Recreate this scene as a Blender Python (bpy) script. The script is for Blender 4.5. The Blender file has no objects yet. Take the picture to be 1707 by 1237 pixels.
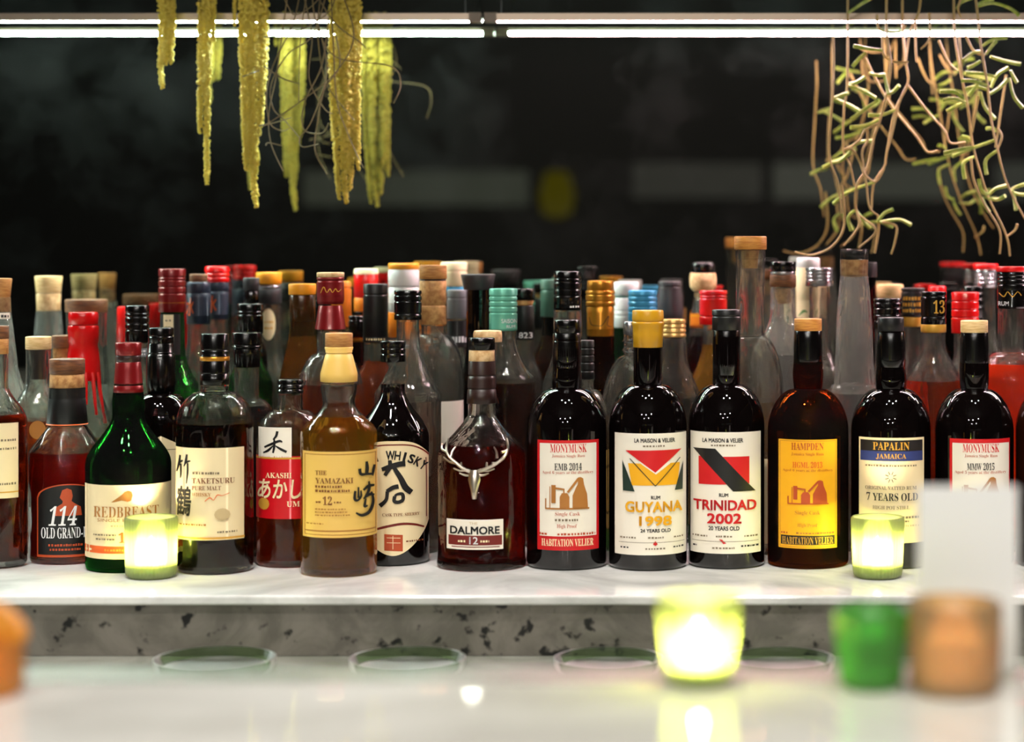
import bpy, bmesh, math, random
from mathutils import Vector, Matrix, noise

# ------------------------------------------------------------------ camera
# photograph frame 1707 x 1237; eye of the camera at the origin, looking along +Y
W, H = 1707.0, 1237.0
F = 3520.0                 # focal length in pixels
XC, YC = 1150.0, 405.0     # where the optical axis meets the photograph
SHELF = -0.3425            # top of the marble back-bar shelf
COUNTER = -0.2712          # top of the front counter
MIRROR = 2.64              # distance of the dark mirror

scene = bpy.context.scene
COL = scene.collection
cam_d = bpy.data.cameras.new('camera')
cam = bpy.data.objects.new('camera', cam_d)
COL.objects.link(cam)
cam.rotation_euler = (math.pi / 2, 0, 0)
cam_d.sensor_width = 36.0
cam_d.sensor_fit = 'HORIZONTAL'
cam_d.lens = F / W * 36.0
cam_d.shift_x = (W / 2 - XC) / W
cam_d.shift_y = -(H / 2 - YC) / W
cam_d.clip_start = 0.01
cam_d.dof.use_dof = True
cam_d.dof.focus_distance = 2.27
cam_d.dof.aperture_fstop = 2.9
scene.camera = cam

# ------------------------------------------------------------------ world, lights, exposure
world = bpy.data.worlds.new('night')
scene.world = world
world.use_nodes = True
world.node_tree.nodes['Background'].inputs[0].default_value = (0.10, 0.08, 0.06, 1)
world.node_tree.nodes['Background'].inputs[1].default_value = 0.05

scene.view_settings.view_transform = 'Standard'
scene.view_settings.look = 'None'
scene.view_settings.gamma = 1.0
scene.view_settings.use_curve_mapping = False
scene.view_settings.exposure = 0.45
scene.cycles.use_denoising = True
scene.cycles.max_bounces = 24
scene.cycles.transmission_bounces = 24
scene.cycles.transparent_max_bounces = 24
scene.cycles.glossy_bounces = 8
scene.cycles.diffuse_bounces = 3
scene.cycles.sample_clamp_indirect = 6.0
scene.cycles.blur_glossy = 0.6

LED_POWER = 230.0
WARM = (1.0, 0.955, 0.88)

def bulb(x, y, z, power, aim=None, cone=30.0, col=WARM, size=0.02):
    d = bpy.data.lights.new('ceiling_lamp', 'SPOT' if aim else 'POINT')
    d.energy = power
    d.color = col
    d.shadow_soft_size = size
    o = bpy.data.objects.new('ceiling_lamp', d)
    COL.objects.link(o)
    o.location = (x, y, z)
    if aim:
        d.spot_size = math.radians(cone)
        d.spot_blend = 0.7
        o.rotation_euler = (Vector(aim) - Vector((x, y, z))).to_track_quat('-Z', 'Y').to_euler()

# downlights over the bottles, downlights over the counter, a few lamps further back in the room
for i_ in range(9):
    x_ = -1.15 + i_ * 0.24
    bulb(x_, 1.45 + 0.25 * (i_ % 2), 1.25, 31.0, (x_ * 1.02, 2.16, -0.30), 32.0)
for i_ in range(6):
    x_ = -0.95 + i_ * 0.30
    bulb(x_, 1.05, 1.30, 24.0, (x_, 1.25, -0.27), 44.0, (1.0, 0.985, 0.96))
for bx_, by_, bz_ in ((-0.25, -0.5, 1.0), (0.60, -0.7, 1.2), (-1.0, -0.6, 1.1), (0.2, -1.4, 0.9), (-0.7, -1.5, 0.9)):
    bulb(bx_, by_, bz_, 22.0)

# ------------------------------------------------------------------ materials
def lin(c):
    out = []
    for v in c[:3]:
        v = v / 255.0
        out.append(v / 12.92 if v <= 0.04045 else ((v + 0.055) / 1.055) ** 2.4)
    return (out[0], out[1], out[2], 1.0)

MATS = {}

def new_mat(name):
    m = bpy.data.materials.new(name)
    m.use_nodes = True
    nt = m.node_tree
    for n in list(nt.nodes):
        nt.nodes.remove(n)
    out = nt.nodes.new('ShaderNodeOutputMaterial')
    return m, nt, out

def pmat(name, col, rough=0.4, metal=0.0, coat=0.0, grain=None, bump=0.0, spec=0.5, sss=0.0):
    """principled surface; grain = (second colour, scale xyz) mixes a noise pattern in"""
    if name in MATS:
        return MATS[name]
    m, nt, out = new_mat(name)
    b = nt.nodes.new('ShaderNodeBsdfPrincipled')
    nt.links.new(b.outputs[0], out.inputs[0])
    b.inputs['Base Color'].default_value = lin(col)
    b.inputs['Roughness'].default_value = rough
    b.inputs['Metallic'].default_value = metal
    b.inputs['Coat Weight'].default_value = coat
    b.inputs['Specular IOR Level'].default_value = spec
    if sss:
        b.inputs['Subsurface Weight'].default_value = sss
        b.inputs['Subsurface Radius'].default_value = (0.006, 0.004, 0.002)
        b.inputs['Subsurface Scale'].default_value = 1.0
    if grain or bump:
        tc = nt.nodes.new('ShaderNodeTexCoord')
        mp = nt.nodes.new('ShaderNodeMapping')
        no = nt.nodes.new('ShaderNodeTexNoise')
        mp.inputs['Scale'].default_value = grain[1] if grain else (60, 60, 60)
        no.inputs['Scale'].default_value = 1.0
        no.inputs['Detail'].default_value = 4
        nt.links.new(tc.outputs['Object'], mp.inputs[0])
        nt.links.new(mp.outputs[0], no.inputs[0])
        if grain:
            mx = nt.nodes.new('ShaderNodeMix')
            mx.data_type = 'RGBA'
            mx.inputs[6].default_value = lin(col)
            mx.inputs[7].default_value = lin(grain[0])
            rp = nt.nodes.new('ShaderNodeValToRGB')
            rp.color_ramp.elements[0].position = 0.38
            rp.color_ramp.elements[1].position = 0.66
            nt.links.new(no.outputs[0], rp.inputs[0])
            nt.links.new(rp.outputs[0], mx.inputs[0])
            nt.links.new(mx.outputs[2], b.inputs['Base Color'])
        if bump:
            bp = nt.nodes.new('ShaderNodeBump')
            bp.inputs['Strength'].default_value = bump
            bp.inputs['Distance'].default_value = 0.001
            nt.links.new(no.outputs[0], bp.inputs['Height'])
            nt.links.new(bp.outputs[0], b.inputs['Normal'])
    MATS[name] = m
    return m

def glass(name, col=(255, 255, 255), ior=1.48, rough=0.0, haze=0.0, wavy=0.0, thin=0.0):
    """bottle glass; film = added pale film that brightens the glass, wavy = uneven cast surface"""
    if name in MATS:
        return MATS[name]
    m, nt, out = new_mat(name)
    g = nt.nodes.new('ShaderNodeBsdfGlass')
    g.inputs['Color'].default_value = lin(col)
    g.inputs['IOR'].default_value = ior
    g.inputs['Roughness'].default_value = rough
    last = g.outputs[0]
    gs = None
    if thin:                      # thin walls: part of the light goes straight through, with a mirror-like sheen at the rims
        t = nt.nodes.new('ShaderNodeBsdfTransparent')
        t.inputs['Color'].default_value = lin(col)
        gs = nt.nodes.new('ShaderNodeBsdfGlossy')
        gs.inputs['Roughness'].default_value = 0.02
        fr = nt.nodes.new('ShaderNodeFresnel')
        fr.inputs[0].default_value = ior
        mt = nt.nodes.new('ShaderNodeMixShader')
        nt.links.new(fr.outputs[0], mt.inputs[0])
        nt.links.new(t.outputs[0], mt.inputs[1])
        nt.links.new(gs.outputs[0], mt.inputs[2])
        mg = nt.nodes.new('ShaderNodeMixShader')
        mg.inputs[0].default_value = thin
        nt.links.new(last, mg.inputs[1])
        nt.links.new(mt.outputs[0], mg.inputs[2])
        last = mg.outputs[0]
    if haze:  # pale scatter mixed into the colour, standing in for bright refractions in the glass
        s = nt.nodes.new('ShaderNodeBsdfTranslucent')
        s.inputs['Color'].default_value = (0.9, 0.9, 0.88, 1)
        d = nt.nodes.new('ShaderNodeBsdfDiffuse')
        d.inputs['Color'].default_value = (0.9, 0.9, 0.88, 1)
        m0 = nt.nodes.new('ShaderNodeMixShader')
        nt.links.new(s.outputs[0], m0.inputs[1])
        nt.links.new(d.outputs[0], m0.inputs[2])
        m1 = nt.nodes.new('ShaderNodeMixShader')
        m1.inputs[0].default_value = haze
        nt.links.new(last, m1.inputs[1])
        nt.links.new(m0.outputs[0], m1.inputs[2])
        last = m1.outputs[0]
    if wavy:
        tc = nt.nodes.new('ShaderNodeTexCoord')
        mp = nt.nodes.new('ShaderNodeMapping')
        mp.inputs['Scale'].default_value = (70, 70, 26)
        no = nt.nodes.new('ShaderNodeTexNoise')
        no.inputs['Scale'].default_value = 1.0
        no.inputs['Detail'].default_value = 1.0
        bp = nt.nodes.new('ShaderNodeBump')
        bp.inputs['Strength'].default_value = wavy
        bp.inputs['Distance'].default_value = 0.004
        nt.links.new(tc.outputs['Object'], mp.inputs[0])
        nt.links.new(mp.outputs[0], no.inputs[0])
        nt.links.new(no.outputs[0], bp.inputs['Height'])
        nt.links.new(bp.outputs[0], g.inputs['Normal'])
    nt.links.new(last, out.inputs[0])
    MATS[name] = m
    return m

def liquid(name, col, cloud=0.06):
    """drink inside the glass: tints what passes through it"""
    if name in MATS:
        return MATS[name]
    m, nt, out = new_mat(name)
    t = nt.nodes.new('ShaderNodeBsdfTransparent')
    t.inputs['Color'].default_value = lin(col)
    s = nt.nodes.new('ShaderNodeBsdfTranslucent')
    s.inputs['Color'].default_value = lin(col)
    mx = nt.nodes.new('ShaderNodeMixShader')
    mx.inputs[0].default_value = cloud
    nt.links.new(t.outputs[0], mx.inputs[1])
    nt.links.new(s.outputs[0], mx.inputs[2])
    nt.links.new(mx.outputs[0], out.inputs[0])
    MATS[name] = m
    return m

def thin_glass(name, col, glow=0.45, rough=0.25, ior=1.45):
    """pressed coloured glass that passes and scatters light"""
    if name in MATS:
        return MATS[name]
    m, nt, out = new_mat(name)
    t = nt.nodes.new('ShaderNodeBsdfTransparent')
    t.inputs['Color'].default_value = lin(col)
    s = nt.nodes.new('ShaderNodeBsdfTranslucent')
    s.inputs['Color'].default_value = lin(col)
    g = nt.nodes.new('ShaderNodeBsdfGlossy')
    g.inputs['Roughness'].default_value = rough
    fr = nt.nodes.new('ShaderNodeFresnel')
    fr.inputs[0].default_value = ior
    df = nt.nodes.new('ShaderNodeBsdfDiffuse')
    df.inputs['Color'].default_value = lin(col)
    m0 = nt.nodes.new('ShaderNodeMixShader')
    m0.inputs[0].default_value = 0.4
    nt.links.new(s.outputs[0], m0.inputs[1])
    nt.links.new(df.outputs[0], m0.inputs[2])
    m1 = nt.nodes.new('ShaderNodeMixShader')
    m1.inputs[0].default_value = glow
    m2 = nt.nodes.new('ShaderNodeMixShader')
    nt.links.new(t.outputs[0], m1.inputs[1])
    nt.links.new(m0.outputs[0], m1.inputs[2])
    nt.links.new(fr.outputs[0], m2.inputs[0])
    nt.links.new(m1.outputs[0], m2.inputs[1])
    nt.links.new(g.outputs[0], m2.inputs[2])
    nt.links.new(m2.outputs[0], out.inputs[0])
    MATS[name] = m
    return m

def emit(name, col, strength):
    if name in MATS:
        return MATS[name]
    m, nt, out = new_mat(name)
    e = nt.nodes.new('ShaderNodeEmission')
    e.inputs[0].default_value = lin(col)
    e.inputs[1].default_value = strength
    nt.links.new(e.outputs[0], out.inputs[0])
    MATS[name] = m
    return m

def marble(name, base, vein, scale, lo, hi, rough=0.15, speck=None, spec=0.5):
    m, nt, out = new_mat(name)
    b = nt.nodes.new('ShaderNodeBsdfPrincipled')
    nt.links.new(b.outputs[0], out.inputs[0])
    b.inputs['Roughness'].default_value = rough
    b.inputs['Specular IOR Level'].default_value = spec
    tc = nt.nodes.new('ShaderNodeTexCoord')
    mp = nt.nodes.new('ShaderNodeMapping')
    mp.inputs['Rotation'].default_value = (0.2, 0.5, 0.6)
    nt.links.new(tc.outputs['Object'], mp.inputs[0])
    n1 = nt.nodes.new('ShaderNodeTexNoise')
    n1.inputs['Scale'].default_value = scale
    n1.inputs['Detail'].default_value = 6
    n1.inputs['Roughness'].default_value = 0.62
    n1.inputs['Distortion'].default_value = 1.2
    nt.links.new(mp.outputs[0], n1.inputs[0])
    r1 = nt.nodes.new('ShaderNodeValToRGB')
    r1.color_ramp.elements[0].position = lo
    r1.color_ramp.elements[0].color = lin(vein)
    r1.color_ramp.elements[1].position = hi
    r1.color_ramp.elements[1].color = lin(base)
    nt.links.new(n1.outputs[0], r1.inputs[0])
    last = r1.outputs[0]
    if speck:
        n2 = nt.nodes.new('ShaderNodeTexNoise')
        n2.inputs['Scale'].default_value = speck[1]
        n2.inputs['Detail'].default_value = 3
        nt.links.new(mp.outputs[0], n2.inputs[0])
        r2 = nt.nodes.new('ShaderNodeValToRGB')
        r2.color_ramp.elements[0].position = speck[2]
        r2.color_ramp.elements[0].color = lin(speck[0])
        r2.color_ramp.elements[1].position = speck[2] + 0.07
        r2.color_ramp.elements[1].color = (1, 1, 1, 1)
        nt.links.new(n2.outputs[0], r2.inputs[0])
        mx = nt.nodes.new('ShaderNodeMix')
        mx.data_type = 'RGBA'
        mx.blend_type = 'MULTIPLY'
        mx.inputs[0].default_value = 1.0
        nt.links.new(last, mx.inputs[6])
        nt.links.new(r2.outputs[0], mx.inputs[7])
        last = mx.outputs[2]
    nt.links.new(last, b.inputs['Base Color'])
    MATS[name] = m
    return m

# caps, capsules, corks
CAPCOL = {
    'black': ((5, 4, 4), 0.2, 0.0, 0.15), 'black_matt': ((8, 8, 9), 0.42, 0.0, 0.0), 'dark_brown': ((40, 18, 14), 0.4, 0.0, 0.2),
    'charcoal': ((52, 50, 52), 0.45, 0.2, 0.0), 'navy': ((38, 46, 62), 0.4, 0.1, 0.1), 'red': ((190, 14, 12), 0.3, 0.2, 0.3),
    'dark_red': ((120, 14, 18), 0.32, 0.3, 0.3), 'bright_red': ((225, 10, 12), 0.28, 0.0, 0.5), 'wax_red': ((205, 8, 10), 0.22, 0.0, 0.6),
    'orange': ((232, 150, 20), 0.45, 0.0, 0.1), 'yellow_wax': ((205, 150, 22), 0.35, 0.0, 0.3), 'gold': ((205, 140, 45), 0.3, 0.7, 0.0),
    'pale_gold': ((220, 175, 105), 0.3, 0.6, 0.0), 'mint': ((105, 185, 160), 0.35, 0.3, 0.1), 'dark_green': ((62, 98, 82), 0.4, 0.1, 0.1),
    'blue': ((70, 160, 205), 0.3, 0.4, 0.1), 'white': ((235, 235, 232), 0.4, 0.0, 0.2), 'silver': ((190, 188, 192), 0.25, 0.9, 0.0),
    'grey': ((110, 115, 118), 0.45, 0.2, 0.0), 'cream': ((235, 218, 175), 0.5, 0.0, 0.0), 'amber_dark': ((60, 34, 8), 0.25, 0.2, 0.4),
    'label_cream': ((236, 216, 172), 0.5, 0.0, 0.0), 'label_white': ((238, 230, 214), 0.5, 0.0, 0.0), 'label_tan': ((205, 160, 90), 0.5, 0.0, 0.0),
    'label_amber': ((244, 176, 16), 0.45, 0.0, 0.0), 'label_gold': ((232, 190, 98), 0.45, 0.0, 0.0), 'label_black': ((9, 8, 8), 0.45, 0.0, 0.0),
    'label_red': ((196, 10, 24), 0.4, 0.0, 0.1), 'label_green': ((58, 120, 40), 0.5, 0.0, 0.0), 'label_orange': ((236, 130, 22), 0.45, 0.0, 0.0),
    'ink_black': ((16, 14, 15), 0.5, 0.0, 0.0), 'ink_red': ((205, 14, 22), 0.5, 0.0, 0.0), 'ink_yellow': ((238, 172, 14), 0.5, 0.0, 0.0),
    'ink_cream': ((246, 226, 180), 0.5, 0.0, 0.0), 'ink_brown': ((118, 60, 24), 0.5, 0.0, 0.0), 'ink_rust': ((178, 70, 28), 0.5, 0.0, 0.0),
    'ink_gold': ((215, 160, 60), 0.4, 0.2, 0.0), 'ink_green': ((16, 44, 34), 0.5, 0.0, 0.0), 'ink_blue': ((34, 48, 104), 0.5, 0.0, 0.0),
    'ink_orange': ((226, 96, 28), 0.5, 0.0, 0.0), 'ink_white': ((236, 236, 236), 0.5, 0.0, 0.0), 'ink_grey': ((120, 104, 82), 0.5, 0.0, 0.0),
    'ink_tan': ((170, 110, 44), 0.5, 0.0, 0.0), 'ink_maroon': ((112, 26, 18), 0.5, 0.0, 0.0), 'ink_faint': ((196, 172, 128), 0.5, 0.0, 0.0),
    'pewter': ((205, 195, 180), 0.3, 1.0, 0.0),
}
WOOD = {'wood': ((196, 140, 76), (164, 104, 48)), 'wood_pale': ((228, 196, 142), (204, 164, 104)), 'wood_brown': ((120, 74, 38), (82, 46, 22)),
        'cork': ((206, 158, 98), (160, 108, 58)), 'cork_pale': ((226, 192, 142), (190, 146, 94)), 'wood_orange': ((206, 142, 62), (178, 108, 40))}

def M(name):
    if name in MATS:
        return MATS[name]
    if name in CAPCOL:
        c, r, me, co = CAPCOL[name]
        return pmat(name, c, r, me, co)
    if name in WOOD:
        a, b = WOOD[name]
        sc_ = (160, 160, 160) if 'cork' in name else (90, 90, 700)
        return pmat(name, a, 0.55, 0, 0, (b, sc_), 0.2)
    raise KeyError(name)

glass('clear_glass', (252, 253, 250), haze=0.012, wavy=1.0, thin=0.25)
glass('cloudy_glass', (252, 253, 250), haze=0.06, wavy=1.2, thin=0.15)
glass('bright_glass', (253, 253, 251), haze=0.002, wavy=0.7, thin=0.1)
glass('green_glass', (60, 200, 66), haze=0.012, wavy=0.6, thin=0.25)
glass('dark_green_glass', (44, 156, 54), haze=0.006)
glass('olive_glass', (136, 128, 40), haze=0.01, wavy=0.4)
glass('gold_glass', (214, 186, 84), haze=0.012, wavy=0.6, thin=0.25)
glass('brown_glass', (176, 80, 22), haze=0.006)
glass('amber_clear', (232, 208, 150), haze=0.02, wavy=0.4, thin=0.3)
pmat('black_glass', (7, 4, 4), 0.03, 0.0, 0.0, spec=0.6)
pmat('brown_black_glass', (34, 13, 6), 0.04, 0.0, 0.0, spec=0.6)
for n_, c_ in (('whisky', (232, 150, 60)), ('dark_whisky', (150, 72, 28)), ('red_rum', (255, 128, 40)), ('pale_gold_drink', (244, 212, 120)),
               ('ruby', (196, 72, 30)), ('water', (246, 248, 246)), ('orange_drink', (240, 140, 30)), ('brown_drink', (190, 130, 88))):
    liquid(n_, c_, 0.28 if n_ == 'red_rum' else 0.13 if n_ == 'ruby' else 0.16 if n_ in ('pale_gold_drink', 'whisky') else 0.03)

# ------------------------------------------------------------------ object helpers
def link(o, parent=None):
    COL.objects.link(o)
    if parent is not None:
        o.parent = parent
    return o

def tag(o, label, cat, group=None, kind=None):
    o['label'] = label
    o['category'] = cat
    if group:
        o['group'] = group
    if kind:
        o['kind'] = kind
    return o

def empty(name, loc, label, cat, group=None):
    o = bpy.data.objects.new(name, None)
    o.empty_display_size = 0.02
    o.location = loc
    link(o)
    return tag(o, label, cat, group)

def mesh_obj(name, verts, faces, mat, parent=None, smooth=True, angle=35, loc=None):
    me = bpy.data.meshes.new(name)
    me.from_pydata(verts, [], faces)
    me.validate()
    if smooth:
        me.shade_smooth()
        me.set_sharp_from_angle(angle=math.radians(angle))
    me.materials.append(mat)
    o = bpy.data.objects.new(name, me)
    if loc is not None:
        o.location = loc
    return link(o, parent)

def lathe_geo(prof, seg=40, flip=False):
    """closed solid of revolution; prof runs from the top to the bottom as (r, z)"""
    verts, faces, rings = [], [], []
    for r, z in prof:
        if r < 1e-6:
            rings.append([len(verts)])
            verts.append((0, 0, z))
        else:
            rings.append(list(range(len(verts), len(verts) + seg)))
            for k in range(seg):
                a = 2 * math.pi * k / seg
                verts.append((r * math.cos(a), r * math.sin(a), z))
    for a, b in zip(rings, rings[1:]):
        for k in range(seg):
            k2 = (k + 1) % seg
            if len(a) == 1 and len(b) == 1:
                continue
            if len(a) == 1:
                f = (a[0], b[k], b[k2])
            elif len(b) == 1:
                f = (a[k], b[0], a[k2])
            else:
                f = (a[k], b[k], b[k2], a[k2])
            faces.append(f[::-1] if flip else f)
    return verts, faces

def close_prof(p):
    out = list(p)
    if out[0][0] > 1e-6:
        out.insert(0, (0, out[0][1]))
    if out[-1][0] > 1e-6:
        out.append((0, out[-1][1]))
    return out

def curve_prof(pts, n=5):
    """Catmull-Rom through (r, y); a repeated point is a sharp corner"""
    runs, cur = [], [pts[0]]
    for p in pts[1:]:
        if p == cur[-1]:
            runs.append(cur)
            cur = [p]
        else:
            cur.append(p)
    runs.append(cur)
    out = []
    for run in runs:
        if len(run) < 3:
            out += run
            continue
        for i in range(len(run) - 1):
            p0 = run[max(i - 1, 0)]
            p1, p2 = run[i], run[i + 1]
            p3 = run[min(i + 2, len(run) - 1)]
            for k in range(n):
                t = k / n
                q = []
                for d in (0, 1):
                    a = 2 * p1[d]
                    b = (p2[d] - p0[d]) * t
                    c = (2 * p0[d] - 5 * p1[d] + 4 * p2[d] - p3[d]) * t * t
                    e = (-p0[d] + 3 * p1[d] - 3 * p2[d] + p3[d]) * t ** 3
                    q.append(0.5 * (a + b + c + e))
                out.append((max(q[0], 0.0), q[1]))
        out.append(run[-1])
    res = [out[0]]
    for p in out[1:]:
        if abs(p[0] - res[-1][0]) + abs(p[1] - res[-1][1]) > 1e-4:
            res.append(p)
    return res

def tube_geo(pts, r0, r1=None, sides=6):
    r1 = r0 if r1 is None else r1
    verts, faces = [], []
    n = len(pts)
    up = Vector((0.13, 0.9, 0.21)).normalized()
    for i, p in enumerate(pts):
        d = (Vector(pts[min(i + 1, n - 1)]) - Vector(pts[max(i - 1, 0)]))
        if d.length < 1e-9:
            d = Vector((0, 0, 1))
        d.normalize()
        a = d.cross(up)
        if a.length < 1e-3:
            a = d.cross(Vector((1, 0, 0)))
        a.normalize()
        b = d.cross(a)
        r = r0 + (r1 - r0) * i / max(n - 1, 1)
        for k in range(sides):
            t = 2 * math.pi * k / sides
            verts.append(tuple(Vector(p) + a * (r * math.cos(t)) + b * (r * math.sin(t))))
    for i in range(n - 1):
        for k in range(sides):
            k2 = (k + 1) % sides
            faces.append((i * sides + k, i * sides + k2, (i + 1) * sides + k2, (i + 1) * sides + k))
    faces.append(tuple(range(sides))[::-1])
    faces.append(tuple((n - 1) * sides + k for k in range(sides)))
    return verts, faces

def smooth_path(pts, n=6):
    out = []
    for i in range(len(pts) - 1):
        p0 = Vector(pts[max(i - 1, 0)]); p1 = Vector(pts[i]); p2 = Vector(pts[i + 1]); p3 = Vector(pts[min(i + 2, len(pts) - 1)])
        for k in range(n):
            t = k / n
            out.append(tuple(0.5 * (2 * p1 + (p2 - p0) * t + (2 * p0 - 5 * p1 + 4 * p2 - p3) * t * t + (-p0 + 3 * p1 - 3 * p2 + p3) * t ** 3)))
    out.append(tuple(pts[-1]))
    return out

class MB:
    """collects pieces into one mesh"""
    def __init__(self):
        self.v, self.f = [], []
    def add(self, geo, off=(0, 0, 0)):
        v, f = geo
        n = len(self.v)
        self.v += [(a[0] + off[0], a[1] + off[1], a[2] + off[2]) for a in v]
        self.f += [tuple(i + n for i in q) for q in f]
        return self
    def box(self, x0, x1, y0, y1, z0, z1):
        v = [(x, y, z) for x in (x0, x1) for y in (y0, y1) for z in (z0, z1)]
        f = [(0, 1, 3, 2), (4, 6, 7, 5), (0, 4, 5, 1), (2, 3, 7, 6), (0, 2, 6, 4), (1, 5, 7, 3)]
        return self.add((v, f))
    def build(self, name, mat, parent=None, smooth=True, angle=35, loc=None, bevel=0.0):
        o = mesh_obj(name, self.v, self.f, mat, parent, smooth and not bevel, angle, loc)
        if bevel:
            bm = bmesh.new()
            bm.from_mesh(o.data)
            bmesh.ops.bevel(bm, geom=bm.edges[:], offset=bevel, segments=3, affect='EDGES', profile=0.5)
            bm.to_mesh(o.data)
            bm.free()
        return o

def at(x, y, Z):
    return Vector(((x - XC) / F * Z, Z, (YC - y) / F * Z))

# ------------------------------------------------------------------ printed lettering
TEXT = {}
def math_font(s, up, low, dig):
    o = ''
    for c in s:
        if 'A' <= c <= 'Z':
            o += chr(up + ord(c) - 65)
        elif 'a' <= c <= 'z':
            o += chr(low + ord(c) - 97)
        elif '0' <= c <= '9' and dig:
            o += chr(dig + ord(c) - 48)
        else:
            o += c
    return o

def text_geo(s, font):
    key = (s, font)
    if key in TEXT:
        return TEXT[key]
    off, shear, fat, body = 0.0, 0.0, 0.0, s
    if font == 'b':
        fat = 0.012
    elif font == 'bb':
        fat = 0.026
    elif font == 'f':
        body = math_font(s, 0x1D400, 0x1D41A, 0x1D7CE)
    elif font == 'fl':
        body = math_font(s, 0x1D400, 0x1D41A, 0x1D7CE)
        off = -0.008
    elif font == 'i':
        body = math_font(s, 0x1D4D0, 0x1D4EA, 0)
    elif font == 'it':
        body = math_font(s, 0x1D468, 0x1D482, 0x1D7CE)
        shear = 0.25
    elif font == 'j':
        fat, shear = 0.016, 0.12
    c = bpy.data.curves.new('lettering', 'FONT')
    c.body = body
    c.offset = off
    c.shear = shear
    c.resolution_u = 3
    o = bpy.data.objects.new('lettering', c)
    me = o.to_mesh()
    v = [(p.co.x, p.co.y) for p in me.vertices]
    f = [tuple(p.vertices) for p in me.polygons]
    o.to_mesh_clear()
    bpy.data.objects.remove(o)
    bpy.data.curves.remove(c)
    if fat:                       # heavier cut: the letter widened by small shifted copies
        v0, f0 = v, f
        v, f = [], []
        for sx in (-fat, 0, fat):
            for sy in (-fat, 0, fat):
                n = len(v)
                v += [(p[0] + sx, p[1] + sy) for p in v0]
                f += [tuple(i + n for i in q) for q in f0]
    x0 = min(p[0] for p in v); x1 = max(p[0] for p in v)
    y0 = min(p[1] for p in v); y1 = max(p[1] for p in v)
    v = [((p[0] - x0) / (x1 - x0), (p[1] - y0) / (y1 - y0)) for p in v]
    TEXT[key] = (v, f)
    return TEXT[key]

def ribbon(pts):
    """brush stroke: (x, y, width) centre line to a filled outline"""
    L, R = [], []
    sp = smooth_path([(p[0], p[1], p[2]) for p in pts], 5)
    n = len(sp)
    for i, p in enumerate(sp):
        a, b = sp[max(i - 1, 0)], sp[min(i + 1, n - 1)]
        dx, dy = b[0] - a[0], b[1] - a[1]
        l = math.hypot(dx, dy) or 1
        w = max(p[2], 0.2) / 2
        L.append((p[0] - dy / l * w, p[1] + dx / l * w))
        R.append((p[0] + dy / l * w, p[1] - dx / l * w))
    v = L + R
    f = [(i, i + 1, n + i + 1, n + i) for i in range(n - 1)]
    return v, f

class Body:
    """one bottle: converts photograph measures at its own distance into its local metres"""
    def __init__(self, cx, hw, Z):
        self.cx, self.hw, self.Z = cx, hw, Z
        self.X = (cx - XC) / F * Z
        self.az = -math.atan2(self.X, Z)
        self.ca = math.cos(self.az)
        self.loc = Vector((self.X, Z, SHELF))
    def r(self, px):
        return px / F * self.Z * self.ca
    def z(self, y):
        return (YC - y) / F * self.Z - SHELF
    def ybase(self):
        return YC - SHELF * F / self.Z

def flush_print(name, geo, mat, parent, b, R, off, facing_hw):
    """wraps flat artwork (photograph x, y) round the bottle"""
    v, f = geo
    bm = bmesh.new()
    vs = [bm.verts.new((p[0] - b.cx, p[1], 0)) for p in v]
    for q in f:
        try:
            bm.faces.new([vs[i] for i in q])
        except ValueError:
            pass
    step = R[1] / 13.0
    lim = R[1]
    k = -13
    while k <= 13:
        bmesh.ops.bisect_plane(bm, geom=bm.verts[:] + bm.edges[:] + bm.faces[:], plane_co=(k * step, 0, 0), plane_no=(1, 0, 0))
        k += 1
    out = []
    rr = R[0] + off
    for w in bm.verts:
        t = max(-0.985, min(0.985, w.co.x / lim))
        a = b.az + math.asin(t)
        w.co = Vector((rr * math.sin(a), -rr * math.cos(a), b.z(w.co.y)))
    for q in bm.faces:
        q.normal_update()
        c = q.calc_center_median()
        if q.normal.x * c.x + q.normal.y * c.y < 0:
            q.normal_flip()
    me = bpy.data.meshes.new(name)
    bm.to_mesh(me)
    bm.free()
    me.materials.append(mat)
    me.shade_smooth()
    o = bpy.data.objects.new(name, me)
    return link(o, parent)

def art_add(store, key, geo):
    v, f = store.setdefault(key, ([], []))
    n = len(v)
    v += geo[0]
    f += [tuple(i + n for i in q) for q in geo[1]]

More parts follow.
